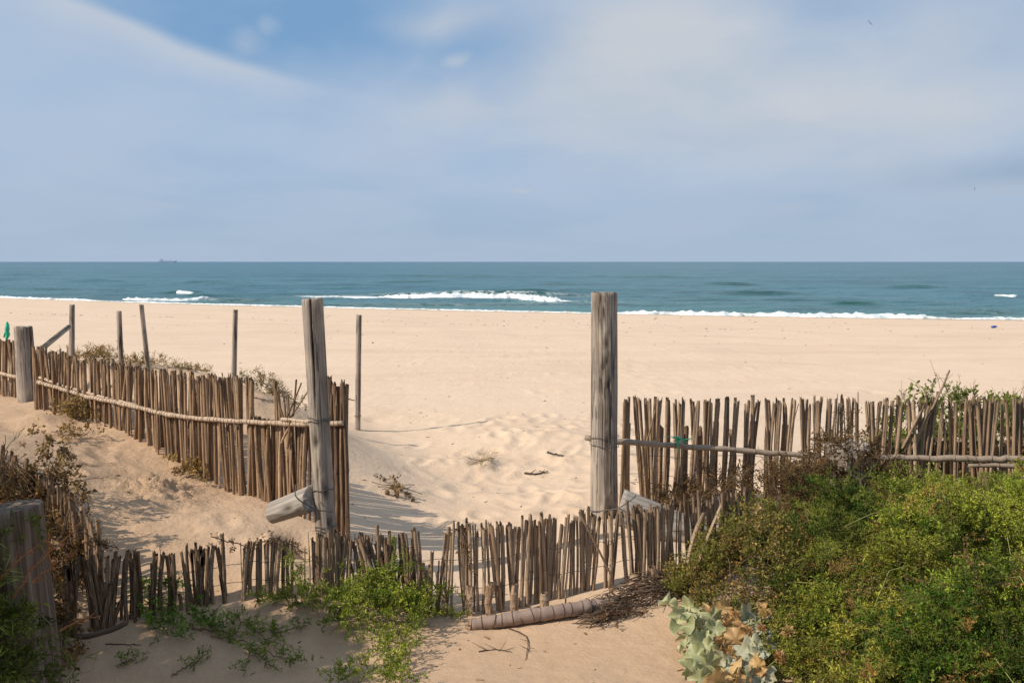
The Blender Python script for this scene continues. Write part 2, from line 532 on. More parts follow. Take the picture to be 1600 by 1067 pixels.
CT = [  # (px, py, Y) surface points read off the photograph
    (42, 627, 8.3), (60, 636, 8.0), (150, 667, 7.5), (250, 716, 6.9), (350, 766, 6.4), (420, 782, 6.1), (480, 795, 5.85),
    (545, 850, 6.0), (0, 612, 8.6), (-60, 600, 8.8),
    (10, 655, 7.3), (100, 655, 7.4), (100, 700, 6.35), (115, 745, 5.7), (200, 735, 6.3), (200, 800, 5.7), (250, 850, 5.3),
    (300, 765, 6.1), (150, 850, 5.1), (400, 840, 5.35), (340, 830, 5.6), (415, 806, 5.5), (455, 860, 5.15),
    (130, 985, 4.7), (200, 975, 4.75), (300, 958, 4.9), (370, 930, 4.95), (450, 925, 5.0),
    (513, 905, 5.3), (600, 925, 5.05), (700, 962, 4.85), (830, 952, 4.9), (900, 930, 4.98), (1000, 912, 5.05), (1100, 900, 5.1),
    (560, 870, 5.6), (600, 815, 6.3), (600, 790, 6.75), (700, 795, 6.9), (850, 797, 6.75), (943, 812, 6.5),
    (650, 745, 7.75), (560, 672, 10.0), (480, 655, 10.0),
    (150, 562, 10.0), (0, 548, 11.0), (300, 578, 9.2), (250, 570, 9.6), (370, 596, 8.8), (430, 625, 8.3), (415, 655, 7.3), (450, 660, 7.6),
    (200, 600, 8.6), (300, 610, 7.8),
]
CT = [at(*c) for c in CT]
CT += [Vector(v) for v in [(-5, 8, 0.6), (-6.5, 8, 0.6), (-5.5, 6, .5), (-7, 5, 0.4), (-5, 4.2, 0.2), (-4, 5.5, .45), (-6, 10.5, 0.65), (-8, 9, 0.55),
                           (-3, 3.2, 0), (-1, 3.5, 0), (0, 4.0, 0), (1, 3.5, 0), (2.5, 3.5, 0), (1, 4.4, 0), (2.2, 5, 0.02), (3.5, 5, 0.0), (1.5, 6.3, 0),
                           (3, 6.5, 0), (4.5, 6, 0), (1, 8, 0), (2.5, 8.5, 0), (0, 9, 0), (-1, 9, 0), (0, 11, 0), (-1.8, 11.5, 0), (-3.5, 13.0, 0.05),
                           (-6, 14.0, 0.05), (-2.3, 10.2, 0.2), (2, 11, 0), (-9, 13, 0.1), (0, 6.0, 0.02)]]
cxy = np.array([[c.x, c.y] for c in CT])
SIG = 0.95
Kc = np.exp(-((cxy[:, None] - cxy[None]) ** 2).sum(-1) / (2 * SIG ** 2))
res = np.array([c.z for c in CT]) - beach(cxy[:, 0], cxy[:, 1])
wts = np.linalg.solve(Kc + 0.03 * np.eye(len(CT)), res)

dents = []
rr = np.random.RandomState(5)
for k in range(210):
    X, Y = rr.uniform(-0.9, 1.9), rr.uniform(6.3, 11.0)
    if Y < 8 and X < -0.2 and rr.rand() < 0.75:
        continue
    dents.append((X, Y, rr.uniform(0.04, 0.09), rr.uniform(0.07, 0.16), rr.uniform(-0.6, 0.6), rr.uniform(0.005, 0.016)))
for k in range(26):
    dents.append((rr.uniform(-3.0, -1.6), rr.uniform(5.6, 7.0), rr.uniform(0.03, 0.07), rr.uniform(0.04, 0.10), rr.uniform(-1, 1), rr.uniform(0.006, 0.016)))
for k in range(120):
    dents.append((rr.uniform(-3, 7), rr.uniform(10.5, 24), rr.uniform(0.06, 0.12), rr.uniform(0.10, 0.2), rr.uniform(-0.9, 0.9), rr.uniform(0.006, 0.016)))
MOUNDS = []
for (px, py, Y, h, rx, ry) in [(715, 725, 8.35, 0.10, 0.42, 0.28), (850, 690, 9.5, 0.04, 0.7, 0.4), (235, 752, 6.1, 0.05, 0.10, 0.10),
                               (258, 765, 6.0, 0.04, 0.08, 0.09), (60, 650, 7.4, 0.07, 0.16, 0.2), (20, 665, 7.1, -0.05, 0.2, 0.15),
                               (905, 770, 7.2, 0.05, 0.3, 0.18), (770, 770, 7.3, 0.03, 0.3, 0.15), (468, 800, 5.50, -0.30, 0.10, 0.10), (452, 838, 5.16, 0.05, 0.12, 0.05), (418, 812, 5.34, 0.09, 0.07, 0.08),
                               (715, 812, 6.45, 0.05, 0.10, 0.06), (620, 775, 7.1, 0.03, 0.25, 0.12)]:
    p = at(px, py, Y)
    MOUNDS.append((p.x, p.y, h, rx, ry))


def H(x, y):
    x = np.atleast_1d(np.asarray(x, float))
    y = np.atleast_1d(np.asarray(y, float))
    z = beach(x, y)
    near = (np.abs(x) < 13) & (y > -2) & (y < 18)
    idx = np.nonzero(near)[0]
    for k in range(0, len(idx), 40000):
        ii = idx[k:k + 40000]
        d2 = (x[ii, None] - cxy[None, :, 0]) ** 2 + (y[ii, None] - cxy[None, :, 1]) ** 2
        z[ii] += np.exp(-d2 / (2 * SIG ** 2)) @ wts
    amp = 0.3 + 0.7 * sstep(-x, 0.2, 2.0) * sstep(14 - y, 0, 3)
    z = z + 0.085 * fbm(x, y, 0.33, 3) * sstep(y, 8, 30) * sstep(shore(x) - y, 4, 20)
    nr = np.nonzero(y < 45)[0]
    xn, yn = x[nr], y[nr]
    z[nr] += amp[nr] * (0.035 * fbm(xn, yn, 1.6, 3) + 0.014 * fbm(xn, yn, 6.0, 3)) + 0.004 * fbm(xn, yn, 22.0, 2)
    # wind ripples in the shaded hollow behind the left gate post
    e = np.exp(-((xn + 0.55) / 0.75) ** 2 - ((yn - 6.2) / 0.5) ** 2)
    z[nr] += 0.014 * e * (1 - np.abs(np.sin(yn * 13 + 0.8 * np.sin(xn * 3.1) + 2 * fbm(xn, yn, 1.5, 2)))) ** 2
    for (mx_, my_, h, rx, ry) in MOUNDS:
        z += h * np.exp(-((x - mx_) / rx) ** 2 - ((y - my_) / ry) ** 2)
    # crusted lumps
    c = at(240, 758, 6.05)
    e = np.exp(-(((xn - c.x) / 0.26) ** 2 + ((yn - c.y) / 0.3) ** 2) ** 2)
    z[nr] += e * 0.11 * (np.abs(fbm(xn, yn, 14.0, 4, 0.7)) - 0.12)
    e2 = sstep(-xn, 0.9, 1.8) * sstep(9 - yn, 0, 1.5) * sstep(yn, 4.8, 5.6)
    z[nr] += e2 * 0.035 * (np.abs(fbm(xn, yn, 3.5, 4, 0.6)) ** 0.7 - 0.3) * sstep(fbm(xn + 9, yn, 0.9, 2), -0.25, 0.35)
    for (X, Y, a, b_, ang, dp) in dents:
        sel = np.nonzero((np.abs(x - X) < 0.5) & (np.abs(y - Y) < 0.5))[0]
        if len(sel) == 0:
            continue
        dx, dy = x[sel] - X, y[sel] - Y
        u = (dx * math.cos(ang) + dy * math.sin(ang)) / a
        v = (-dx * math.sin(ang) + dy * math.cos(ang)) / b_
        r2 = u * u + v * v
        z[sel] += -dp * np.exp(-r2) + dp * 0.55 * np.exp(-(np.sqrt(r2) - 1.7) ** 2 * 4)
    return z


def h1(x, y):
    return float(H([x], [y])[0])


def ground(px, py, y0=3.0, y1=70.0):
    """where the ray through a photo pixel meets the sand"""
    ys = np.concatenate([np.arange(y0, 14, 0.03), np.arange(14, y1, 0.2)])
    d = pray(px, py)
    xs = d.x / d.y * ys
    zs = CAMH + d.z / d.y * ys
    hs = H(xs, ys)
    k = np.nonzero(zs <= hs)[0]
    k = k[0] if len(k) else len(ys) - 1
    return Vector((xs[k], ys[k], hs[k]))


def raw_mesh(name, verts, faces, smooth=True, colors=None, cname='tint'):
    """faces: (n,4) or (n,3) int array"""
    me = bpy.data.meshes.new(name)
    verts = np.asarray(verts, dtype=np.float32)
    faces = np.asarray(faces, dtype=np.int32)
    nf, k = faces.shape
    me.vertices.add(len(verts))
    me.vertices.foreach_set('co', verts.ravel())
    me.loops.add(nf * k)
    me.loops.foreach_set('vertex_index', faces.ravel())
    me.polygons.add(nf)
    me.polygons.foreach_set('loop_start', np.arange(0, nf * k, k, dtype=np.int32))
    me.polygons.foreach_set('use_smooth', np.full(nf, smooth, dtype=bool))
    me.update(calc_edges=True)
    if colors is not None:
        a = me.color_attributes.new(cname, 'FLOAT_COLOR', 'POINT')
        c = np.ones((len(verts), 4), dtype=np.float32)
        colors = np.asarray(colors)
        if colors.ndim == 1:
            c[:, :3] = colors[:, None]
        else:
            c[:, :3] = colors
        a.data.foreach_set('color', c.ravel())
    return me


def add(name, me, m=None, parent=None, loc=(0, 0, 0), rot=None, scale=None):
    o_ = bpy.data.objects.new(name, me)
    col.objects.link(o_)
    if m is not None and me is not None and not me.materials:
        me.materials.append(M[m])
    o_.location = loc
    if rot is not None:
        o_.rotation_mode = 'QUATERNION'
        o_.rotation_quaternion = rot
    if scale is not None:
        o_.scale = scale
    if parent is not None:
        o_.parent = parent
    return o_


def tag(o_, label=None, cat=None, group=None, kind=None):
    if label:
        o_['label'] = label
    if cat:
        o_['category'] = cat
    if group:
        o_['group'] = group
    if kind:
        o_['kind'] = kind
    return o_


def thing(name, loc, label, cat, group=None):
    o_ = bpy.data.objects.new(name, None)
    o_.empty_display_size = 0.1
    col.objects.link(o_)
    o_.location = loc
    return tag(o_, label, cat, group)


def graded(lo, hi, a, b_, step, grow):
    xs = list(np.arange(a, b_, step))
    s, v = step, xs[-1]
    while v < hi:
        s *= grow
        v += s
        xs.append(v)
    s, v = step, a
    left = []
    while v > lo:
        s *= grow
        v -= s
        left.append(v)
    return np.array(left[::-1] + xs)


def grid_faces(ny, nx):
    i = np.arange(ny - 1)[:, None] * nx + np.arange(nx - 1)[None]
    return np.stack([i, i + 1, i + nx + 1, i + nx], -1).reshape(-1, 4)


# ------------------------------------------------------------------ the setting
gx = graded(-1500, 1500, -4.4, 4.2, 0.021, 1.045)
gy = graded(-60, 900, 3.3, 8.4, 0.021, 1.022)
XX, YY = np.meshgrid(gx, gy)
xf, yf = XX.ravel(), YY.ravel()
zf = H(xf, yf)
tt = shore(xf) - yf
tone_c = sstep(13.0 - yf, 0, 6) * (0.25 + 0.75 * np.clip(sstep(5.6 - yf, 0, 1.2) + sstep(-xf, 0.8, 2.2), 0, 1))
wet_c = sstep(3.6 + 0.8 * fbm(xf, yf, 0.15, 2) - tt, 0, 1.2)
c = at(240, 758, 6.05)
crust_c = np.exp(-(((xf - c.x) / 0.4) ** 2 + ((yf - c.y) / 0.4) ** 2)) + 0.25 * sstep(-xf, 0.5, 2) * sstep(9 - yf, 0, 2)
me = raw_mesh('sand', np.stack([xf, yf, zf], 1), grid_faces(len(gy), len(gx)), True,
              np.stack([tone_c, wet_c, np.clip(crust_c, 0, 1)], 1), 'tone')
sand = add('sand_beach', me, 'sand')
tag(sand, 'pale sandy beach with a low dune on the left', kind='structure')

# sea: (px, py, half width px, height m, half depth m, green, foam lace)
WAVES = [(742, 463, 170, 0.50, 1.8, 0.9, 0.8), (800, 456, 70, 0.42, 2.5, 1.0, 0), (560, 460, 150, 0.25, 3.0, 0.6, 0.0),
         (660, 476, 260, 0.16, 1.6, 0.7, 0.3), (520, 465, 60, 0.20, 1.8, 0.2, 1.0), (890, 474, 80, 0.15, 1.5, 0.3, 0.5),
         (318, 442, 45, 0.45, 6.0, 0.9, 0), (345, 444, 60, 0.40, 6.0, 0.5, 0), (290, 459, 36, 0.42, 2.2, 0.9, 0), (330, 462, 50, 0.25, 2.5, 0.6, 0),
         (290, 468, 80, 0.30, 1.6, 0.6, 0.6), (380, 471, 80, 0.25, 1.8, 0.8, 0.2),
         (1136, 445, 42, 0.55, 6.0, 1.0, 0), (1153, 459, 38, 0.45, 3.0, 1.0, 0), (1190, 460, 60, 0.25, 3.0, 0.6, 0),
         (1420, 450, 40, 0.35, 5.0, 0.6, 0), (1330, 476, 40, 0.2, 2.0, 0.7, 0), (1565, 464, 55, 0.45, 2.6, 0.2, 0), (1530, 487, 60, 0.2, 1.4, 0.8, 0.2),
         (1000, 434, 120, 0.5, 10.0, 0.4, 0), (700, 432, 120, 0.5, 10.0, 0.5, 0), (560, 447, 100, 0.3, 5.0, 0.5, 0),
         (150, 440, 60, 0.4, 8.0, 0.3, 0), (30, 431, 50, 0.6, 12.0, 0.1, 0), (1250, 470, 70, 0.14, 2.5, 0.3, 0), (1090, 470, 60, 0.14, 2.5, 0.2, 0),
         (1400, 472, 70, 0.14, 2.5, 0.2, 0), (640, 441, 60, 0.35, 7.0, 0.7, 0), (60, 452, 70, 0.25, 4.0, 0.4, 0)]
SEA = -2.0
WV = []
for (px, py, hw, h, dp, g_, f_) in WAVES:
    Y = (CAMH - SEA) * FPX / (py - 409)
    c = at(px, py, Y)
    WV.append((c.x, Y, hw * Y / FPX, h, dp, g_, f_))


def sea_z(x, y, full=False):
    off = y - shore(x)
    fade = sstep(off, -1, 10)
    yy = y + 0.12 * x + 2.5 * fbm(x, y, 0.02, 2)
    z = 0.07 * fade * np.sin(yy * 2 * math.pi / 9.5 + 3 * fbm(x, y, 0.03, 2)) + 0.26 * fade * fbm(x * 0.35, y, 0.30, 3) + 0.03 * fbm(x, y, 0.9, 2)
    gr = np.zeros_like(x)
    fo = np.zeros_like(x)
    for (wx, wy, hw, h, dp, g_, f_) in WV:
        u = (x - wx) / hw
        k = np.nonzero((np.abs(u) < 2.2) & (np.abs(y - wy) < dp * 6 + 8))[0]
        if len(k) == 0:
            continue
        u = u[k]
        yc = wy + 0.06 * hw * np.sin(u * 2.0 + wx) + 0.8 * fbm(x[k], y[k] * 0 + wy, 0.25, 2) - 0.05 * (x[k] - wx)
        v = (y[k] - yc)
        prof = np.where(v < 0, np.exp(-(v / (dp * 0.45)) ** 2), np.exp(-(v / (dp * 1.5)) ** 2))
        env = np.exp(-np.abs(u) ** 3) * (0.8 + 0.5 * fbm(x[k], y[k], 0.35, 2))
        z[k] += h * prof * env
        gr[k] = np.maximum(gr[k], min(1.0, g_ * 1.4) * env * np.exp(-((v + dp * 0.4) / (dp * 0.7)) ** 2))
        fo[k] = np.maximum(fo[k], f_ * env * np.exp(-((v + dp * 0.2) / (dp * 1.5)) ** 2))
    fo = np.maximum(fo, 0.85 * sstep(2.5 - off, 0, 2.5) * (off > -3))
    return SEA + z, gr, fo


sx = graded(-30000, 30000, -70, 45, 0.45, 1.12)
sy = graded(40, 40000, 60, 135, 0.33, 1.028)
XX, YY = np.meshgrid(sx, sy)
xf, yf = XX.ravel(), YY.ravel()
zf, gr, fo = sea_z(xf, yf)
dist_fade = 1 - sstep(yf, 400, 900)
zf = SEA + (zf - SEA) * dist_fade
off = yf - shore(xf)
me = raw_mesh('sea', np.stack([xf, yf, zf], 1), grid_faces(len(sy), len(sx)), True,
              np.stack([np.exp(-np.clip(off, 0, 1e5) / 14.0) * 0.8, gr, fo], 1), 'depth')
tag(add('sea_water', me, 'sea_water'), 'blue green sea with small waves up to the horizon', kind='structure')


def foam_strip(pts, width, lift, seed, name, label, n_per_m=5.0, ragged=0.5, base=None):
    """pts: (x, y) path along the crest; a bumpy domed ribbon of froth lying on the water"""
    r_ = np.random.RandomState(seed)
    P = np.array(pts, float)
    seg = np.concatenate([[0], np.cumsum(np.hypot(*np.diff(P, axis=0).T))])
    n = max(12, int(seg[-1] * n_per_m))
    s = np.linspace(0, seg[-1], n)
    px_, py_ = np.interp(s, seg, P[:, 0]), np.interp(s, seg, P[:, 1])
    wd = width * np.clip(0.55 + 1.1 * fbm(s, s * 0 + seed, 0.5, 4, 0.65) * ragged * 2, 0.06, 2)
    ends = np.minimum(1, np.minimum(s, seg[-1] - s) / (0.12 * seg[-1]) + 0.08)
    wd = wd * ends
    K = 9
    vs_ = []
    for j in range(K):
        v = j / (K - 1) * 2 - 1
        x = px_ + 0.15 * r_.randn(n) * 0.3
        y = py_ + v * wd + 0.3 * fbm(s, s * 0 + seed * 3.1, 0.8, 3)
        if base is None:
            b0 = sea_z(x, y)[0]
        else:
            b0 = np.maximum(sea_z(x, y)[0], H(x, y))
        hgt = lift * ends * (1 - v * v) * (0.55 + 1.3 * np.abs(fbm(x, y, 1.6, 3, 0.6))) + 0.03 * (1 - abs(v)) - 0.05 * (abs(v) > 0.99)
        vs_.append(np.stack([x, y, b0 + hgt], 1))
    V = np.concatenate(vs_)
    me_ = raw_mesh(name, V, grid_faces(K, n), True)
    o_ = add(name, me_, 'foam')
    tag(o_, label, 'foam')
    o_['kind'] = 'stuff'
    return o_


def wp(px, py):
    Y = (CAMH - SEA) * FPX / (py - 409)
    return (at(px, py, Y).x, Y)


foam_strip([wp(592, 465), wp(640, 466), wp(700, 467), wp(760, 467.5), wp(830, 469), wp(895, 472)], 1.7, 0.42, 1, 'breaking_wave_foam', 'long white foam of the breaking wave between the two gate posts')
foam_strip([wp(470, 466), wp(530, 467), wp(600, 467)], 0.6, 0.05, 2, 'breaking_wave_foam', 'faint patchy foam just right of the left gate post top', ragged=1.0)
foam_strip([wp(276, 459.5), wp(304, 460)], 1.1, 0.16, 3, 'breaking_wave_foam', 'short white wave cap behind the far thin posts')
foam_strip([wp(192, 468), wp(230, 469.5), wp(280, 469.5), wp(330, 468)], 0.9, 0.22, 4, 'breaking_wave_foam', 'white foam line near shore behind the leaning thin post')
foam_strip([wp(1553, 464), wp(1590, 464.3)], 1.1, 0.16, 5, 'breaking_wave_foam', 'small white wave cap at the far right of the sea')


def shore_path(x0, x1, n, off_):
    xs = np.linspace(x0, x1, n)
    return [(x, float(shore(x)) + off_ + 0.9 * float(fbm(np.array([x]), np.array([0.0]), 0.09, 3)[0])) for x in xs]


foam_strip(shore_path(-62, -38, 60, -0.2), 1.0, 0.16, 6, 'shore_foam', 'white foam edge along the shore at the far left', base=1)
foam_strip(shore_path(-38, 9, 120, -0.3), 0.38, 0.07, 7, 'shore_foam', 'thin foam edge along the shore between the gate posts', ragged=0.9, base=1)
foam_strip(shore_path(7, 29, 90, 0.1), 1.0, 0.24, 8, 'shore_foam', 'bright white foam edge along the shore right of the tall post', base=1)
foam_strip(shore_path(28.5, 60, 90, -0.1), 0.7, 0.16, 9, 'shore_foam', 'thin white foam edge along the shore at the far right', ragged=0.8, base=1)


# ------------------------------------------------------------------ mesh builders
def tube(paths, sides=6, caps=False):
    """paths: list of (points Nx3, radius scalar or N). Returns verts, quad faces"""
    V, F, base_ = [], [], 0
    for P, r_ in paths:
        P = np.asarray(P, float)
        n = len(P)
        r_ = np.broadcast_to(np.asarray(r_, float), (n,))
        T = np.gradient(P, axis=0)
        T /= np.linalg.norm(T, axis=1)[:, None] + 1e-9
        ref = np.array([0, 0, 1.0]) if abs(T[:, 2]).mean() < 0.8 else np.array([1.0, 0, 0])
        U = np.cross(T, ref)
        U /= np.linalg.norm(U, axis=1)[:, None] + 1e-9
        W = np.cross(T, U)
        a = np.arange(sides) / sides * 2 * math.pi
        ring = P[:, None] + r_[:, None, None] * (U[:, None] * np.cos(a)[None, :, None] + W[:, None] * np.sin(a)[None, :, None])
        V.append(ring.reshape(-1, 3))
        i = np.arange(n - 1)[:, None] * sides
        j = np.arange(sides)[None]
        j2 = (j + 1) % sides
        F.append(base_ + np.stack([i + j, i + j2, i + sides + j2, i + sides + j], -1).reshape(-1, 4))
        base_ += n * sides
        if caps:
            for (k0, pt, flip) in ((base_ - n * sides, P[0] - T[0] * 0.001, 0), (base_ - sides, P[-1] + T[-1] * 0.001, 1)):
                V.append(pt[None])
                jj = np.arange(sides)
                F.append(np.stack([k0 + jj, k0 + (jj + 1) % sides, np.full(sides, base_), np.full(sides, base_)], -1))
                base_ += 1
    F = np.concatenate(F)
    return np.concatenate(V), F


def tube_obj(name, paths, m, parent=None, sides=6, loc=(0, 0, 0), caps=True, r_noise=0.0):
    L = np.array(loc, float)
    paths = [(np.asarray(p, float) - L, r_) for p, r_ in paths]
    V, F = tube(paths, sides, False)
    tris = None
    me_ = bpy.data.meshes.new(name)
    faces = [tuple(f) for f in F]
    if caps:
        b0 = 0
        for p, r_ in paths:
            n = len(p)
            faces.append(tuple(range(b0 + sides - 1, b0 - 1, -1)))
            faces.append(tuple(range(b0 + (n - 1) * sides, b0 + n * sides)))
            b0 += n * sides
    me_.from_pydata(V.tolist(), [], faces)
    for p in me_.polygons:
        p.use_smooth = len(p.vertices) == 4
    me_.update()
    return add(name, me_, m, parent, (0, 0, 0) if parent is not None else loc)


def smooth_path(pts, n=24, jit=0.0, seed=0):
    P = np.array([list(p) for p in pts], float)
    t0 = np.concatenate([[0], np.cumsum(np.linalg.norm(np.diff(P, axis=0), axis=1))])
    t0 /= t0[-1]
    tq = np.linspace(0, 1, n)
    out = np.stack([np.interp(tq, t0, P[:, k]) for k in range(3)], 1)
    for _ in range(2):
        out[1:-1] = (out[:-2] + 2 * out[1:-1] + out[2:]) / 4
    if jit:
        r_ = np.random.RandomState(seed)
        out[1:-1] += r_.randn(n - 2, 3) * jit
    return out


def wood_mesh(name, L, r0, r1, seed, sides=64, rings=48, groove=None, knots=(), rough=0.05, ellip=1.0, bend=0.0, slant=0.0, chip=0.01):
    """a round timber along local +z with grain, an optional open crack, knots and a worn end"""
    V, C = [], []
    zs = np.linspace(0, L, rings)
    a = np.arange(sides) / sides * 2 * math.pi
    for z in zs:
        f = z / L
        r = r0 + (r1 - r0) * f
        rr_ = r * (1 + rough * fbm(np.cos(a) * 1.2 + seed * 3.3, np.sin(a) * 1.2 + f * L * 0.9, 1.0, 3) * 2
                   + 0.02 * fbm(a * 4.0, a * 0 + z * 1.5 + seed, 1.0, 2))
        st = np.zeros(sides)
        if groove:
            for (ga, gw, gz0, gz1, gd) in groove:
                gg = ga + 0.05 * np.sin(z * 5) + 0.02 * np.sin(z * 17)
                da = (a - gg + math.pi) % (2 * math.pi) - math.pi
                wz = sstep(np.array([z]), gz0, gz0 + 0.35 * (gz1 - gz0))[0] * (1 - sstep(np.array([z]), gz1 - 0.01, gz1 + 0.02)[0])
                g = np.exp(-(da / (gw * (0.25 + 0.75 * wz))) ** 2) * wz
                rr_ = rr_ - gd * g * 1.0
                st = np.maximum(st, g)  # shade inside the open crack is painted along the groove
        for (ka, kz, kr, kd) in knots:
            da = ((a - ka + math.pi) % (2 * math.pi) - math.pi) * r
            d2 = (da / kr) ** 2 + ((z - kz) / (kr * 2.2)) ** 2
            rr_ = rr_ - kd * np.exp(-d2) + kd * 0.6 * np.exp(-(np.sqrt(d2) - 1.6) ** 2 * 3)
            st = np.maximum(st, 0.85 * np.exp(-d2 * 1.5))
        bx_ = bend * math.sin(f * math.pi)
        zt = z + (slant * np.cos(a) * r + chip * fbm(a * 3, a * 0 + seed, 1.0, 3)) * (f > 0.999)
        V.append(np.stack([rr_ * np.cos(a) + bx_, rr_ * np.sin(a) * ellip, zt + a * 0], 1))
        C.append(st)
    top = V[-1]
    cen = top.mean(0)
    for q, dz in ((0.93, 0.004), (0.6, 0.006), (0.25, 0.003)):
        ring = cen + (top - cen) * q
        ring[:, 2] = top[:, 2] * q + cen[2] * (1 - q) + dz + 0.003 * fbm(a * 5, a * 0 + q * 9, 1.0, 2)
        V.append(ring)
        C.append(np.maximum(C[rings - 1] * q, 0.0))
    n = rings + 3
    V = np.concatenate(V)
    i = np.arange(n - 1)[:, None] * sides
    j = np.arange(sides)[None]
    j2 = (j + 1) % sides
    F = np.stack([i + j, i + j2, i + sides + j2, i + sides + j], -1).reshape(-1, 4)
    b0 = len(V)
    V = np.concatenate([V, cen[None] + [[0, 0, 0.003]], V[:sides].mean(0)[None]])
    C = np.concatenate([np.concatenate(C), [0.0, 0.0]])
    jj = np.arange(sides)
    faces = F.tolist()
    k0 = (n - 1) * sides
    faces += [(k0 + int(q), k0 + (int(q) + 1) % sides, b0) for q in jj]
    faces += [((int(q) + 1) % sides, int(q), b0 + 1) for q in jj]
    me_ = bpy.data.meshes.new(name)
    me_.from_pydata(V.tolist(), [], faces)
    at_ = me_.color_attributes.new('mark_shade', 'FLOAT_COLOR', 'POINT')
    cc = np.ones((len(V), 4), np.float32)
    cc[:, :3] = C[:, None]
    at_.data.foreach_set('color', cc.ravel())
    me_.polygons.foreach_set('use_smooth', np.full(len(me_.polygons), True))
    me_.update()
    return me_


def align(p0, p1, spin=0.0):
    d = (Vector(p1) - Vector(p0)).normalized()
    ref = Vector((1, 0, 0)) if abs(d.z) > 0.7 else Vector((0, 1, 0))
    x = (ref - d * ref.dot(d)).normalized()
    y = d.cross(x)
    q = Matrix((x, y, d)).transposed().to_quaternion()
    return q @ Quaternion((0, 0, 1), spin)


def post(name, label, p0, p1, r0, r1, seed, m='weathered_wood', group=None, cat='post', sink=0.12, bands=(), **kw):
    p0, p1 = Vector(p0), Vector(p1)
    d = (p1 - p0).normalized()
    b0 = p0 - d * sink
    L = (p1 - b0).length
    t_ = thing(name, p0, label, cat, group)
    me_ = wood_mesh(name, L, r0, r1, seed, **kw)
    add('timber', me_, m, t_, b0 - p0, align(b0, p1))
    for (f, tilt, th) in bands:
        c_ = p0 + (p1 - p0) * f
        r_ = (r0 + (r1 - r0) * f) * 1.06 + 0.002
        a_ = np.linspace(0, 2 * math.pi, 33)
        P = np.stack([c_.x - p0.x + r_ * np.cos(a_), c_.y - p0.y + r_ * np.sin(a_), c_.z - p0.z + tilt * np.cos(a_ + 0.7) + 0.004 * np.sin(a_ * 5)], 1)
        tube_obj('wire_band', [(P, th)], 'wire', t_, 5, (0, 0, 0), caps=False)
    return t_


# ------------------------------------------------------------------ cane templates (radius 1, length 1)
def cane_template(seed, kind):
    r_ = random.Random(seed)
    sides = 7
    zs = [0.0]
    z = r_.uniform(0.05, 0.25)
    nodes = []
    while z < 0.95:
        nodes.append(z)
        z += r_.uniform(0.24, 0.42)
    levels = [(0.0, 1.0, 0)]
    for q in nodes:
        levels += [(q - 0.012, 0.97, 0), (q, 1.07, 0.6), (q + 0.014, 0.99, 0.25)]
    levels.append((1.0, r_.uniform(0.85, 1.0), 0))
    bx_, by_ = r_.uniform(-1.3, 1.3), r_.uniform(-1.3, 1.3)
    V, C = [], []
    flat = 0.45 if kind == 'split' else 1.0
    for (q, s, st) in levels:
        for k in range(sides):
            a = k / sides * 2 * math.pi
            jx = 1 + r_.uniform(-0.05, 0.05)
            x, y = s * jx * math.cos(a), s * jx * math.sin(a) * flat
            if kind == 'split' and math.sin(a) < -0.3:
                y = 0.0
            zz_ = q
            if q == 1.0:
                zz_ = 1.0 - (r_.uniform(0, 0.05) if r_.random() < 0.6 else 0)
            V.append((x + bx_ * math.sin(q * math.pi), y + by_ * math.sin(q * math.pi), zz_))
            C.append(st * 0.55 + (0.3 if q == 1.0 else 0))
    n = len(levels)
    F = []
    for i in range(n - 1):
        for k in range(sides):
            k2 = (k + 1) % sides
            F.append((i * sides + k, i * sides + k2, (i + 1) * sides + k2, (i + 1) * sides + k))
    b0 = (n - 1) * sides
    inn, low = len(V), len(V) + sides
    for k in range(sides):
        x, y, z = V[b0 + k]
        V.append((x * 0.68, y * 0.68, z - 0.004))
        C.append(0.6)
    for k in range(sides):
        x, y, z = V[b0 + k]
        V.append((x * 0.6, y * 0.6, 0.93))
        C.append(1.0)  # shade down the hollow end is painted dark
    for k in range(sides):
        k2 = (k + 1) % sides
        F.append((b0 + k, b0 + k2, inn + k2, inn + k))
        F.append((inn + k, inn + k2, low + k2, low + k))
    F.append(tuple(low + k for k in range(sides)))
    me_ = bpy.data.meshes.new('cane')
    me_.from_pydata(V, [], F)
    a_ = me_.color_attributes.new('mark_shade', 'FLOAT_COLOR', 'POINT')
    for k, v in enumerate(C):
        a_.data[k].color = (v, v, v, 1)
    for p in me_.polygons:
        p.use_smooth = True
    me_.update()
    return me_


CANES = {}
for mname in ('cane_grey', 'cane_brown', 'cane_red'):
    CANES[mname] = []
    for k in range(12):
        m_ = cane_template(k * 7 + len(mname), 'split' if k % 4 == 3 else 'round')
        m_.materials.append(M[mname])
        CANES[mname].append(m_)


def cane(parent, base_, top, r_, mat='cane_grey', name='cane', rnd=random):
    b_, t_ = Vector(base_), Vector(top)
    L = (t_ - b_).length
    me_ = rnd.choice(CANES[mat])
    return add(name, me_, None, parent, b_ - parent.location, align(b_, t_, rnd.uniform(0, 6.28)), (r_, r_, L))


def interp_ctrl(ctrl, f):
    xs = np.linspace(0, 1, len(ctrl))
    A = np.array(ctrl, float)
    return [float(np.interp(f, xs, A[:, k])) for k in range(A.shape[1])]


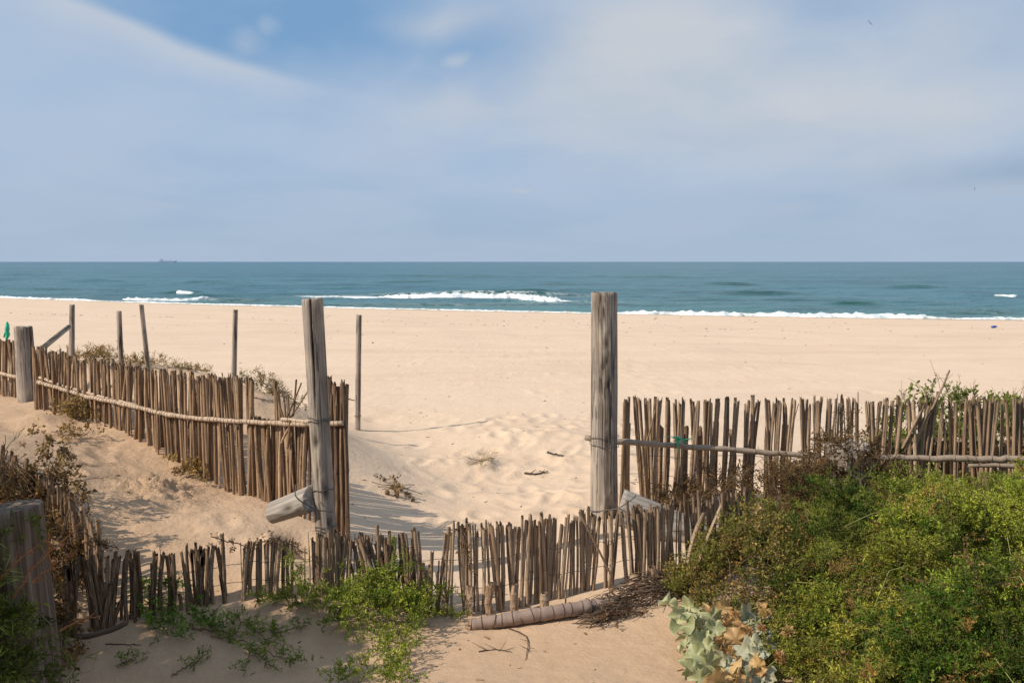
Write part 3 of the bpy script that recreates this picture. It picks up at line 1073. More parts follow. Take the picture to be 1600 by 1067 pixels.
def cane_row(parent, ctrl, n, mat, r_rng, seed, gaps=(), jz=0.02, lean=0.05, thick=0.02, bundle=0.0, bury=0.06, short=0.0, htop=None, bot=None):
    """ctrl: (px, py_top, Y). canes are spread evenly over photo x; gaps are photo x ranges left open"""
    r_ = random.Random(seed)
    P = np.array([list(at(px, py, Y)) + [px] for px, py, Y in ctrl])
    seg = np.concatenate([[0], np.cumsum(np.hypot(np.diff(P[:, 0]), np.diff(P[:, 1])))])
    tot = seg[-1]
    s = 0.0
    step = tot / n
    todo = []
    while s < tot:
        if bundle:
            m_ = r_.choice((2, 3, 3, 4, 5))
            tilt = r_.uniform(-1, 1) * lean * 1.3
            for _ in range(m_):
                todo.append((s, tilt))
                s += step * r_.uniform(0.55, 0.95)
            s += step * bundle * r_.uniform(0.4, 1.6)
        else:
            todo.append((s, 0.0))
            s += step * r_.uniform(0.7, 1.3)
    tilt = 0
    out = []
    for s, tl in todo:
        if s > tot:
            break
        x, y, z, px = (float(np.interp(s, seg, P[:, k])) for k in range(4))
        if any(a <= px <= b_ for a, b_ in gaps):
            continue
        k = min(int(np.searchsorted(seg, s)), len(P) - 1)
        k = max(k, 1)
        dv = Vector((P[k, 0] - P[k - 1, 0], P[k, 1] - P[k - 1, 1], 0)).normalized()
        nv = Vector((-dv.y, dv.x, 0))
        if not bundle:
            tilt = 0.75 * tilt + r_.uniform(-1, 1) * lean * 0.7
        else:
            tilt = tl + r_.uniform(-1, 1) * lean * 0.35
        off_ = r_.uniform(-1, 1) * thick
        zt = z + r_.gauss(0, jz) - (r_.random() < short) * r_.uniform(0.06, 0.25)
        top = Vector((x, y, zt)) + nv * off_
        bb = Vector((x, y, 0)) - dv * tilt + nv * (off_ + r_.uniform(-0.01, 0.01))
        bb.z = (h1(bb.x, bb.y) if bot is None else bot) - bury
        if zt - bb.z < 0.1:
            continue
        out.append(cane(parent, bb, top, r_.uniform(*r_rng), mat, 'cane', r_))
    return out


def rail(parent, pts, r_, m, n=40, ties=0, seed=1, name='rail', tie_m='binding'):
    P = smooth_path(pts, n, r_ * 0.12, seed) - np.array(parent.location)
    rr_ = r_ * (1 + 0.14 * np.random.RandomState(seed).randn(n) * 0.5)
    tube_obj(name, [(P, rr_)], m, parent, 10)
    r2 = random.Random(seed)
    if ties:
        for k in range(ties):
            f = (k + r2.uniform(0.2, 0.8)) / ties
            i = min(int(f * (n - 1)), n - 2)
            c_ = Vector(P[i] + (P[i + 1] - P[i]) * (f * (n - 1) - i))
            d_ = Vector(P[i + 1] - P[i]).normalized()
            u_ = d_.cross(Vector((0, 0, 1))).normalized()
            v_ = u_.cross(d_)
            a_ = np.linspace(0, 2 * math.pi, 13)
            tl_ = r2.uniform(-0.4, 0.4)
            ring = [c_ + u_ * (math.cos(q) * r_ * 1.12) + v_ * (math.sin(q) * r_ * 1.12) + d_ * (math.sin(q) * tl_ * r_) for q in a_]
            tube_obj('tie', [(np.array([list(q) for q in ring]), 0.0012)], tie_m, parent, 4, (0, 0, 0), caps=False)


# ------------------------------------------------------------------ gate posts
pL0, pL1 = at(514, 925, 5.25), at(487.5, 468, 5.28)
pL0.z = h1(pL0.x, pL0.y)
left_post = post('gate_post', 'tall grey gate post with a long dark crack, left of the opening', pL0, pL1, 0.051, 0.056, 1,
                 group='gate posts', sides=96, rings=70, bands=((0.555, 0.004, 0.0022), (0.568, -0.006, 0.002), (0.30, 0.01, 0.0025), (0.165, 0.006, 0.002), (0.153, 0.0, 0.002)),
                 groove=[(-math.pi / 2 - 0.05, 0.06, 0.90, 1.70, 0.034)], knots=[(-1.9, 0.82, 0.018, 0.004), (-1.2, 0.55, 0.02, 0.003)], chip=0.006)
pR0, pR1 = at(944, 812, 6.5), at(944, 458, 6.5)
pR0.z = h1(pR0.x, pR0.y)
right_post = post('gate_post', 'tall thick grey gate post with dark knot marks, right of the opening', pR0, pR1, 0.090, 0.083, 2,
                  group='gate posts', sides=96, rings=70, bands=((0.325, -0.01, 0.0022), (0.36, 0.004, 0.0022), (0.03, 0.0, 0.003)),
                  groove=[(-1.15, 0.035, 0.55, 1.05, 0.012), (-1.75, 0.03, 0.3, 1.5, 0.008), (-1.05, 0.03, 1.05, 1.6, 0.008)],
                  knots=[(-1.45, 1.27, 0.022, 0.006), (-1.5, 1.16, 0.018, 0.004), (-1.35, 1.0, 0.015, 0.003), (-1.15, 0.16, 0.035, 0.012), (-1.4, 0.08, 0.03, 0.01)], chip=0.008)

# far posts
g = 'thin posts standing on the beach'
for (bx_, by_, tx, ty, Y, r_, lab) in [
    (113, 600, 112.5, 477, 9.6, 0.027, 'thin grey post with a brace leaning against it, far left on the dune'),
    (190, 600, 186, 487, 9.2, 0.027, 'thin grey post standing upright in dry dune plants'),
    (233, 610, 221, 477, 8.9, 0.022, 'thin slanting post beside dry dune plants'),
    (366, 610, 368, 485, 8.7, 0.023, 'thin post behind the right end of the long left fence'),
    (559, 672, 561, 493, 10.0, 0.029, 'lone thin post on open sand right of the cracked gate post')]:
    p1 = at(tx, ty, Y)
    p0 = at(bx_, by_, Y)
    p0.z = h1(p0.x, p0.y)
    post('thin_post', lab, p0, p1, r_, r_ * 0.92, int(tx), group=g, sides=24, rings=24, rough=0.09, chip=0.01,
         bands=((0.12, 0.003, 0.0025),) if tx == 561 else (), knots=[(-1.4, 0.75, 0.012, -0.004)])
b0, b1 = at(60, 549, 8.6), at(107, 511, 9.45)
post('brace_pole', 'short slanting brace pole leaning on the far left thin post', b0, b1, 0.024, 0.024, 33, cat='pole', sides=20, rings=10, sink=0.25)
p0, p1 = at(43, 627, 8.3), at(35.5, 511, 8.3)
p0.z = h1(p0.x, p0.y)
post('fence_post', 'thick grey fence post at the top left end of the long fence', p0, p1, 0.083, 0.072, 5, sides=48, rings=40, chip=0.012)
p0, p1 = at(62, 1090, 3.4), at(20, 792, 3.4)
p0.z = h1(p0.x, p0.y)
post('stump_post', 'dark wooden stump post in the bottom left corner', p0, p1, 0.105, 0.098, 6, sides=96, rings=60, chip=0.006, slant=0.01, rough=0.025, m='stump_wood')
p0, p1 = at(1330, 860, 6.25), at(1330, 697, 6.25)
p0.z = h1(p0.x, p0.y)
post('stump_post', 'grey stump wrapped in dry brown plants at the right fence', p0, p1, 0.15, 0.14, 8, sides=64, rings=30, chip=0.05, slant=-0.05, rough=0.12,
     groove=[(-1.2, 0.05, 0.0, 0.7, 0.02)])

# ------------------------------------------------------------------ fences
o0 = at(490, 790, 5.85)
lf = thing('cane_fence', (o0.x, o0.y, h1(o0.x, o0.y)), 'long cane fence with a pale wrapped rail running up the left dune', 'fence', 'cane fences')
cane_row(lf, [(55, 542, 8.0), (110, 557, 7.7), (150, 561, 7.5), (200, 570, 7.2), (250, 580, 6.9), (300, 585, 6.65), (350, 588, 6.4), (400, 592, 6.25)],
         212, 'cane_brown', (0.0075, 0.0135), 3, jz=0.014, lean=0.055, thick=0.045)
cane_row(lf, [(396, 652, 6.25), (440, 656, 6.1), (520, 660, 5.8)], 52, 'cane_brown', (0.009, 0.015), 4, jz=0.012, lean=0.045, thick=0.04)
cane_row(lf, [(425, 600, 6.15), (450, 620, 6.05)], 9, 'cane_brown', (0.006, 0.011), 5, jz=0.04, lean=0.06)
cane_row(lf, [(513, 600, 5.78), (543, 598, 5.68)], 13, 'cane_red', (0.011, 0.017), 6, jz=0.025, lean=0.02, thick=0.02)  # end canes use the darkest colours, putting the post's shade into them
rr2 = random.Random(4)
for (x0_, y0_, x1_, y1_, r_) in [(447, 655, 471, 598, .005), (452, 655, 488, 600, .005), (458, 650, 463, 592, .006), (455, 652, 480, 632, .004), (446, 660, 433, 612, .006),
                                 (449, 700, 453, 655, .008), (440, 692, 452, 668, .008)]:
    cane(lf, at(x0_, y0_, 6.0), at(x1_, y1_, 5.93 + rr2.uniform(-.05, .05)), r_, 'cane_brown', 'cane', rr2)
rail(lf, [at(60, 597, 7.93), at(95, 607, 7.73), at(130, 618, 7.53), (at(200, 633, 7.12)), at(250, 645, 6.83), at(300, 653, 6.57), at(350, 657, 6.35), at(400, 660, 6.17), at(482, 663, 5.82), at(536, 661, 5.66)],
     0.0165, 'straw_rail', 60, 100, 3)
rail(lf, [at(62, 590, 7.93), at(100, 603, 7.75), at(165, 622, 7.35), at(215, 634, 7.05)], 0.012, 'straw_rail', 30, 8, 5)
rail(lf, [at(440, 655, 5.98), at(490, 660, 5.78)], 0.012, 'straw_rail', 12, 3, 6)

o0 = at(0, 612, 8.6)
ff = thing('cane_fence', (o0.x, o0.y, h1(o0.x, o0.y)), 'short cane fence at the far left edge behind the thick post', 'fence', 'cane fences')
cane_row(ff, [(-70, 520, 8.9), (0, 530, 8.55), (28, 532, 8.4)], 42, 'cane_brown', (0.010, 0.015), 8, jz=0.015)
rail(ff, [at(-60, 572, 8.75), at(0, 583, 8.45), at(30, 590, 8.32)], 0.016, 'straw_rail', 14, 8, 7)

o0 = at(1280, 800, 6.9)
rf = thing('cane_fence', (o0.x, o0.y, h1(o0.x, o0.y)), 'upright grey cane fence right of the tall knotted gate post', 'fence', 'cane fences')
cane_row(rf, [(976, 620, 6.95), (1060, 624, 6.92), (1150, 622, 6.9), (1250, 626, 6.88), (1330, 622, 6.85), (1400, 624, 6.8), (1500, 626, 6.75), (1640, 620, 6.65)],
         190, 'cane_grey', (0.0075, 0.0130), 9, jz=0.018, lean=0.05, thick=0.03, bundle=1.7, short=0.05)
cane_row(rf, [(1385, 622, 6.85), (1500, 626, 6.78), (1640, 620, 6.7)], 15, 'cane_grey', (0.0095, 0.016), 19, jz=0.018, lean=0.03, thick=0.02, short=0.05)
for k, px in enumerate(list(range(985, 1290, 27)) + [1235, 1300]):
    y_ = 662 + random.uniform(-6, 10)
    b_ = at(px + random.uniform(-6, 6), y_, 7.08)
    bb = Vector((b_.x, b_.y, h1(b_.x, b_.y) - 0.05))
    cane(rf, bb, b_, random.uniform(0.02, 0.028), 'cane_grey', 'bamboo_stub')
for k, px in enumerate(range(1372, 1640, 15)):
    b_ = at(px + random.uniform(-3, 3), 686 + random.uniform(-4, 5), 6.98)
    bb = at(px + random.uniform(-3, 3), 745 + random.uniform(-4, 5), 7.0)
    cane(rf, bb, b_, random.uniform(0.029, 0.034), 'cane_grey', 'bamboo_stub')
# slanting loose canes in the fence
for (x0_, y0_, x1_, y1_, r_) in [(1413, 706, 1446, 628, .011), (1420, 708, 1452, 634, .010), (1428, 710, 1456, 640, .009), (1410, 700, 1440, 640, .009), (1440, 672, 1484, 578, .0075),
                                 (1118, 660, 1114, 672, .004), (1240, 660, 1248, 630, .006), (1008, 700, 1024, 640, .006)]:
    cane(rf, at(x0_, y0_, 6.78), at(x1_, y1_, 6.74), r_, 'cane_grey')
rail(rf, [at(914, 683, 6.68), at(970, 690, 6.66), at(1070, 697, 6.7), at(1170, 705, 6.72), at(1282, 713, 6.72)], 0.019, 'grey_rail', 40, 10, 8)
rail(rf, [at(1362, 715, 6.62), at(1450, 716, 6.58), at(1640, 717, 6.46)], 0.0215, 'grey_rail', 30, 14, 9)
rail(rf, [at(1512, 726, 6.55), at(1560, 727, 6.5), at(1640, 728, 6.45)], 0.016, 'grey_rail', 14, 4, 10)
for (yy_, dd) in ((0.34, 6.93), (0.20, 6.95)):
    P = [(x, dd - 0.08 * x / 3.2 + 0.012 * math.sin(x * 31), yy_ + 0.01 * math.sin(x * 9)) for x in np.linspace(0.75, 3.6, 90)]
    tube_obj('wire', [(np.array(P) - np.array(rf.location), 0.0018)], 'wire', rf, 4)

o0 = at(700, 960, 4.87)
nf = thing('cane_fence', (o0.x, o0.y, h1(o0.x, o0.y)), 'low weathered cane fence crossing the foreground in front of the gate', 'fence', 'cane fences')
LOWT = [(100, 872, 4.68), (190, 862, 4.75), (240, 864, 4.82), (345, 850, 4.92), (420, 842, 4.95), (500, 840, 4.98), (560, 836, 4.98), (640, 832, 4.97),
        (700, 824, 4.9), (780, 818, 4.92), (860, 808, 4.98), (900, 802, 5.02), (960, 798, 5.06), (1020, 790, 5.12), (1100, 778, 5.2), (1170, 766, 5.35)]
cane_row(nf, LOWT, 250, 'cane_grey', (0.0065, 0.0112), 12, gaps=((0, 350), (353, 374), (458, 474), (655, 690)), jz=0.02, lean=0.035, thick=0.02, bundle=0.6, short=0.05)
cane_row(nf, LOWT, 230, 'cane_red', (0.007, 0.012), 13, gaps=((216, 230), (352, 1200)), jz=0.02, lean=0.035, thick=0.025, bundle=0.12, short=0.10)
cane_row(nf, [(545, 850, 5.0), (650, 850, 4.95)], 22, 'cane_red', (0.008, 0.012), 14, jz=0.03, lean=0.08, thick=0.03, short=0.2)
cane_row(nf, [(655, 880, 4.9), (692, 868, 4.9)], 7, 'cane_grey', (0.006, 0.010), 15, jz=0.04, lean=0.03)
cane_row(nf, [(496, 836, 4.95), (525, 832, 4.95)], 5, 'cane_grey', (0.011, 0.014), 16, jz=0.02, lean=0.015)
for (px, yt, r_) in [(734, 915, .026), (771, 908, .024), (805, 912, .021), (851, 925, .024), (883, 920, .021), (992, 897, .027), (1018, 884, .024), (669, 935, .02), (690, 918, .018)]:
    t_ = at(px, yt, 4.86 if px < 950 else 4.97)
    b_ = Vector((t_.x, t_.y, h1(t_.x, t_.y) - 0.05))
    cane(nf, b_, t_, r_, 'cane_grey', 'bamboo_stub')
for (x0_, y0_, x1_, y1_, r_) in [(585, 955, 560, 835, .010), (612, 950, 563, 850, .011), (905, 800, 958, 905, .006), (1075, 880, 1100, 800, .012), (1090, 880, 1128, 785, .011)]:
    cane(nf, at(x0_, y0_, 4.9), at(x1_, y1_, 4.95), r_, 'cane_grey')
for (frac, amp_) in ((0.62, 0.012), (0.3, 0.010)):
    P = []
    for f in np.linspace(0.02, 0.99, 150):
        px, py, Y = interp_ctrl(LOWT, f)
        t_ = at(px, py, Y)
        z0 = h1(t_.x, t_.y)
        P.append((t_.x, t_.y - 0.014 + amp_ * math.sin(t_.x * 47), z0 + (t_.z - z0) * frac + 0.006 * math.sin(t_.x * 13)))
    tube_obj('wire', [(np.array(P) - np.array(nf.location), 0.0016)], 'wire', nf, 4)
# lying cane under the dark left section
tube_obj('rail', [(smooth_path([at(95, 985, 4.6), at(130, 996, 4.55), at(180, 982, 4.6), at(198, 972, 4.62)], 16) - np.array(nf.location), 0.014)], 'root_brown', nf, 8)

o0 = at(60, 800, 5.3)
sf = thing('cane_fence', (o0.x, o0.y, h1(o0.x, o0.y)), 'side cane fence half buried in dry plants behind the bottom left stump', 'fence', 'cane fences')
cane_row(sf, [(-90, 672, 6.1), (0, 700, 5.7), (60, 735, 5.4), (125, 797, 5.05), (160, 850, 4.85)], 84, 'cane_brown', (0.009, 0.014), 17, jz=0.022, lean=0.05, thick=0.03, short=0.05)

# ------------------------------------------------------------------ logs
p0, p1 = at(426, 800, 5.36), at(487, 778, 5.24)
lg = thing('driftwood_log', p0, 'pale split driftwood log wired to the foot of the cracked gate post', 'log')
me = wood_mesh('timber', (p1 - p0).length, 0.066, 0.078, 41, sides=48, rings=26, rough=0.06, ellip=0.8, slant=0.25, chip=0.02, knots=[(2.5, 0.17, 0.02, 0.006)])
add('timber', me, 'driftwood', lg, (0, 0, 0), align(p0, p1, 0.5))
Pw = smooth_path([at(462, 757, 5.16), at(460, 775, 5.1), at(475, 786, 5.12), at(495, 797, 5.16), at(520, 799, 5.17)], 20, 0.001)
tube_obj('wire', [(Pw - np.array(p0), 0.0035)], 'wire', lg, 5)
p0, p1 = at(968, 790, 5.80), at(1160, 858, 5.70)
lg = thing('driftwood_log', p0, 'pale grey driftwood log lying against the right gate post foot', 'log')
me = wood_mesh('timber', (p1 - p0).length, 0.118, 0.075, 43, sides=56, rings=30, rough=0.10, ellip=0.55, slant=0.3, chip=0.05, knots=[(2.6, 0.10, 0.022, -0.010), (2.2, 0.4, 0.02, 0.006)])
add('timber', me, 'driftwood', lg, (0, 0, 0), align(p0, p1, 0.9))
Pw = smooth_path([at(925, 800, 6.35), at(945, 797, 6.3), at(968, 794, 5.68), at(985, 782, 5.62), at(994, 774, 5.62)], 20, 0.001)
tube_obj('wire', [(Pw - np.array(p0), 0.0035)], 'wire', lg, 5)

pts = [at(736, 974, 4.68), at(790, 966, 4.68), at(860, 955, 4.70), at(910, 947, 4.74), at(962, 942, 4.80)]
o0 = Vector(pts[2])
wl = thing('wrapped_cane_log', (o0.x, o0.y, h1(o0.x, o0.y)), 'thick wrapped cane bundle lying on the sand below the low fence', 'log')
P = smooth_path(pts, 40, 0.001, 4)
for i in range(len(P)):
    P[i, 2] = max(P[i, 2] - 0.006, h1(P[i, 0], P[i, 1]) + 0.016)
rP = 0.034 * (1 + 0.05 * np.sin(np.arange(40) * 1.7) + 0.05 * np.random.RandomState(2).randn(40)) * np.linspace(0.92, 1.08, 40)
tube_obj('bundle', [(P - np.array(wl.location), rP)], 'wrapped_bark', wl, 20)
for k in range(6):
    a_ = k * 1.05
    d_ = Vector(P[0] - P[3]).normalized()
    o_ = Vector((0, math.cos(a_) * 0.017, math.sin(a_) * 0.017)) if k else Vector((0, 0, 0))
    cane(wl, Vector(P[1]) + o_, Vector(P[0]) + o_ + d_ * random.uniform(0.006, 0.03), random.uniform(0.008, 0.011), 'cane_grey')
for k in range(15):
    f = (k + random.uniform(0.25, 0.75)) / 15
    i = int(f * 38)
    c_ = Vector(P[i])
    d_ = Vector(P[i + 1] - P[i]).normalized()
    u_ = d_.cross(Vector((0, 0, 1))).normalized()
    v_ = u_.cross(d_)
    R = float(rP[i]) * 1.04
    tl_ = random.uniform(-0.3, 0.3)
    ring = np.array([list(c_ + u_ * (math.cos(q) * R) + v_ * (math.sin(q) * R) + d_ * (math.sin(q) * tl_ * R) - wl.location) for q in np.linspace(0, 2 * math.pi, 21)])
    tube_obj('tie', [(ring, 0.0016)], 'binding', wl, 5, caps=False)


# ------------------------------------------------------------------ foliage
def quat_arr(dirs, spin):
    """rotation matrices taking +z to dirs with a random spin"""
    d = dirs / (np.linalg.norm(dirs, axis=1)[:, None] + 1e-9)
    ref = np.where(np.abs(d[:, 2:3]) < 0.9, np.array([[0, 0, 1.0]]), np.array([[1.0, 0, 0]]))
    u = np.cross(ref, d)
    u /= np.linalg.norm(u, axis=1)[:, None]
    v = np.cross(d, u)
    c_, s_ = np.cos(spin)[:, None], np.sin(spin)[:, None]
    U = u * c_ + v * s_
    V = -u * s_ + v * c_
    return np.stack([U, V, d], -1)


def leaf_quads(P, D, l, w_, r_, cup=0.25):
    """n leaves as folded diamonds"""
    n = len(P)
    R = quat_arr(D, r_.uniform(0, 6.28, n))
    l = np.broadcast_to(l, (n,))
    w_ = np.broadcast_to(w_, (n,))
    loc = np.zeros((n, 4, 3))
    loc[:, 1] = np.stack([w_, cup * w_, l * 0.55], 1)
    loc[:, 3] = np.stack([-w_, cup * w_, l * 0.55], 1)
    loc[:, 2] = np.stack([w_ * 0, -cup * l * r_.uniform(-0.6, 1, n), l], 1)
    return (np.einsum('nij,nkj->nki', R, loc) + P[:, None]).reshape(-1, 3), np.arange(n * 4).reshape(-1, 4)


def sprig(seed, kind):
    """small branch along +z (unit = metres); returns verts, faces, shade(0..1 leaf value, <0 for stem)"""
    r_ = np.random.RandomState(seed)
    Vs, Fs, Cs, b0 = [], [], [], 0

    def put(V, F, c):
        nonlocal b0
        Vs.append(V)
        Fs.append(F + b0)
        Cs.append(c)
        b0 += len(V)
    conf = {'needle': (0.13, 4, 13, 0.019, 0.0034), 'round': (0.10, 3, 9, 0.013, 0.0052), 'dry': (0.12, 3, 4, 0.030, 0.010),
            'drytiny': (0.11, 4, 8, 0.010, 0.0040), 'grass': (0.22, 3, 3, 0.10, 0.0022), 'leafy': (0.10, 2, 6, 0.034, 0.010)}[kind]
    L, nb, nl, ll, lw = conf
    stems = []
    bend = r_.uniform(-0.03, 0.03, 2)
    z = np.linspace(0, 1, 3)
    main = np.stack([bend[0] * z ** 2, bend[1] * z ** 2, L * z], 1)
    stems.append(main)
    for k in range(nb):
        f = r_.uniform(0.1, 0.8)
        p = main[0] * (1 - f) + main[-1] * f
        a = r_.uniform(0, 6.28)
        d = np.array([math.cos(a) * 0.8, math.sin(a) * 0.8, r_.uniform(0.5, 1.1)])
        zz_ = np.linspace(0, 1, 2)[:, None]
        stems.append(p + d * zz_ * L * r_.uniform(0.3, 0.55))
    V, F = tube([(s, np.linspace(0.0013, 0.0007, len(s))) for s in stems], 3)
    put(V, F, np.full(len(V), -1.0))
    for s in stems:
        n = nl if s is not main else int(nl * 1.3)
        f = np.sort(r_.uniform(0.15, 1.0, n))
        idx = f * (len(s) - 1)
        i0 = np.minimum(idx.astype(int), len(s) - 2)
        P = s[i0] + (s[i0 + 1] - s[i0]) * (idx - i0)[:, None]
        ax = s[-1] - s[0]
        ax = ax / np.linalg.norm(ax)
        D = r_.randn(n, 3)
        D -= (D @ ax)[:, None] * ax
        D /= np.linalg.norm(D, axis=1)[:, None]
        D = D + ax * r_.uniform(0.3, 1.3, n)[:, None]
        V, F = leaf_quads(P, D, ll * r_.uniform(0.6, 1.25, n), lw * r_.uniform(0.7, 1.2, n), r_, 0.5 if kind.startswith('dry') else 0.25)
        put(V, F, np.repeat(r_.uniform(0, 1, n), 4))
    return np.concatenate(Vs), np.concatenate(Fs), np.concatenate(Cs)


SPR = {k: [sprig(100 * i + 7, k) for i in range(5)] for k in ('needle', 'round', 'dry', 'drytiny', 'grass', 'leafy')}


def scatter(kind, P, D, S, tint, seed, stem=(0.14, 0.11, 0.05), var=0.35):
    """P, D (n,3), S (n,), tint (n,3)"""
    r_ = np.random.RandomState(seed)
    n = len(P)
    R = quat_arr(D, r_.uniform(0, 6.28, n))
    which = r_.randint(0, 5, n)
    Vs, Fs, Cs, b0 = [], [], [], 0
    for k in range(5):
        sel = np.nonzero(which == k)[0]
        if len(sel) == 0:
            continue
        tv, tf, ts = SPR[kind][k]
        V = np.einsum('nij,kj->nki', R[sel], tv) * S[sel][:, None, None] + P[sel][:, None]
        c_ = tint[sel][:, None] * (1 - var + 2 * var * np.abs(ts)[None, :, None])
        c_ = np.where((ts < 0)[None, :, None], np.array(stem)[None, None] * (0.7 + 0.6 * r_.rand(len(sel), 1, 1)), c_)
        F = tf[None] + (np.arange(len(sel)) * len(tv))[:, None, None] + b0
        Vs.append(V.reshape(-1, 3))
        Cs.append(c_.reshape(-1, 3))
        Fs.append(F.reshape(-1, 4))
        b0 += V.shape[0] * V.shape[1]
    return np.concatenate(Vs), np.concatenate(Fs), np.concatenate(Cs)


def merge(parts):
    V, F, C, b0 = [], [], [], 0
    for v, f, c_ in parts:
        V.append(v)
        F.append(f + b0)
        C.append(c_)
        b0 += len(v)
    return np.concatenate(V), np.concatenate(F), np.concatenate(C)


def foliage_obj(name, parent, parts, m='foliage'):
    V, F, C = merge(parts)
    V = V - np.array(parent.location)
    me_ = raw_mesh(name, V, F, False, C, 'tint')
    o_ = add(name, me_, m, parent)
    o_['kind'] = 'stuff'
    return o_


def in_poly(px, py, poly):
    poly = np.array(poly)
    ins = np.zeros(len(px), bool)
    j = len(poly) - 1
    for i in range(len(poly)):
        xi, yi, xj, yj = *poly[i], *poly[j]
        c_ = ((yi > py) != (yj > py)) & (px < (xj - xi) * (py - yi) / (yj - yi + 1e-12) + xi)
        ins ^= c_
        j = i
    return ins


def lerp3(a, b_, f):
    return np.array(a)[None] * (1 - f[:, None]) + np.array(b_)[None] * f[:, None]


def mound_plant(parent, poly, n, hfun, kind, pal, seed, smin=0.8, smax=1.3, up=0.6, fill=0.5, stem=(0.14, 0.11, 0.05), var=0.35):
    """sprigs spread through the volume of a mound over a ground polygon. pal(x, y, hrel, r) gives the tints"""
    r_ = np.random.RandomState(seed)
    A = np.array(poly)
    X, Y = [], []
    while len(X) < n:
        x = r_.uniform(A[:, 0].min(), A[:, 0].max(), n)
        y = r_.uniform(A[:, 1].min(), A[:, 1].max(), n)
        k = in_poly(x, y, poly)
        X += list(x[k])
        Y += list(y[k])
    X, Y = np.array(X[:n]), np.array(Y[:n])
    hh_ = hfun(X, Y)
    f = 1 - fill * r_.rand(n) ** 1.5
    z = H(X, Y) + hh_ * f - 0.05
    e = 0.04
    gx_ = (hfun(X + e, Y) - hfun(X - e, Y)) / (2 * e)
    gy_ = (hfun(X, Y + e) - hfun(X, Y - e)) / (2 * e)
    D = np.stack([-gx_, -gy_, np.full(n, up)], 1) + r_.randn(n, 3) * 0.5
    S = r_.uniform(smin, smax, n)
    return scatter(kind, np.stack([X, Y, z], 1), D, S, pal(X, Y, f, r_), seed + 1, stem, var)


def gpoly(pts, y0=3.0):
    return [tuple(ground(px, py)[:2]) for px, py in pts]


# big shrub, lower right -------------------------------------------------
BIG = [(1.9, 6.25), (1.6, 5.8), (1.34, 5.2), (1.28, 4.6), (1.35, 4.1), (1.25, 3.6), (1.1, 3.2), (1.4, 2.9), (3.2, 2.9), (4.2, 4.5), (4.3, 6.45), (3.0, 6.55), (2.2, 6.5)]
BA = np.array(BIG)


def dist_poly(x, y, poly):
    A = np.array(poly)
    d = np.full(len(x), 1e9)
    for i in range(len(A)):
        a, b_ = A[i - 1], A[i]
        ab = b_ - a
        t_ = np.clip(((x - a[0]) * ab[0] + (y - a[1]) * ab[1]) / (ab @ ab), 0, 1)
        d = np.minimum(d, np.hypot(x - a[0] - t_ * ab[0], y - a[1] - t_ * ab[1]))
    return np.where(in_poly(x, y, poly), d, -d)


def h_big(x, y):
    d = dist_poly(x, y, BIG)
    lump = fbm(x, y, 2.4, 4, 0.7)
    return (0.12 + 0.28 * sstep(d, -0.05, 0.45)) * (1 + 0.9 * lump) * (1 - 0.42 * sstep(y, 5.2, 6.2)) + 0.05 * sstep(x, 2.0, 3.5)


def pal_big(x, y, f, r_):
    n1 = fbm(x, y, 1.2, 3) + 0.5
    n2 = fbm(x + 31, y + 7, 2.3, 3) + 0.5
    c_ = lerp3((0.040, 0.085, 0.008), (0.31, 0.35, 0.040), np.clip(n1 + r_.uniform(-0.35, 0.35, len(x)), 0, 1))
    ye = sstep(n2, 0.55, 0.85) * 0.6
    c_ = c_ * (1 - ye[:, None]) + np.array([0.38, 0.32, 0.05]) * ye[:, None]
    br = np.clip(sstep(1.5 - x + 0.5 * (n1 - 0.5), 0, 0.55) * 0.85 + (r_.rand(len(x)) < 0.035), 0, 1)
    c_ = c_ * (1 - br[:, None]) + np.array([0.27, 0.155, 0.045]) * br[:, None]
    return c_ * r_.uniform(0.8, 1.25, len(x))[:, None]


def stems_for(parent, poly, hfun, n, m, seed, r0=0.0035, length=0.5, name='stem', lift=0.05, up=0.3):
    r_ = np.random.RandomState(seed)
    A = np.array(poly)
    paths = []
    while len(paths) < n:
        x, y = r_.uniform(A[:, 0].min(), A[:, 0].max()), r_.uniform(A[:, 1].min(), A[:, 1].max())
        if not in_poly(np.array([x]), np.array([y]), poly)[0]:
            continue
        a = r_.uniform(0, 6.28)
        L = length * r_.uniform(0.5, 1.3)
        q = np.linspace(0, 1, 9)
        cu = r_.uniform(-1.0, 1.0)
        xs = x + L * q * np.cos(a + cu * q)
        ys = y + L * q * np.sin(a + cu * q)
        hh_ = hfun(xs, ys)
        zs = H(xs, ys) + np.clip(hh_, 0, 9) * (0.35 + 0.75 * q ** 0.7) + lift * q
        zs[0] = H(xs[:1], ys[:1])[0] - 0.02
        P = np.stack([xs, ys, zs], 1) + r_.randn(9, 3) * 0.008
        paths.append((P - np.array(parent.location), np.linspace(r0, r0 * 0.4, 9)))
    V, F = tube(paths, 5)
    o_ = add(name, raw_mesh(name, V, F, True), m, parent)
    o_['kind'] = 'stuff'
    return o_


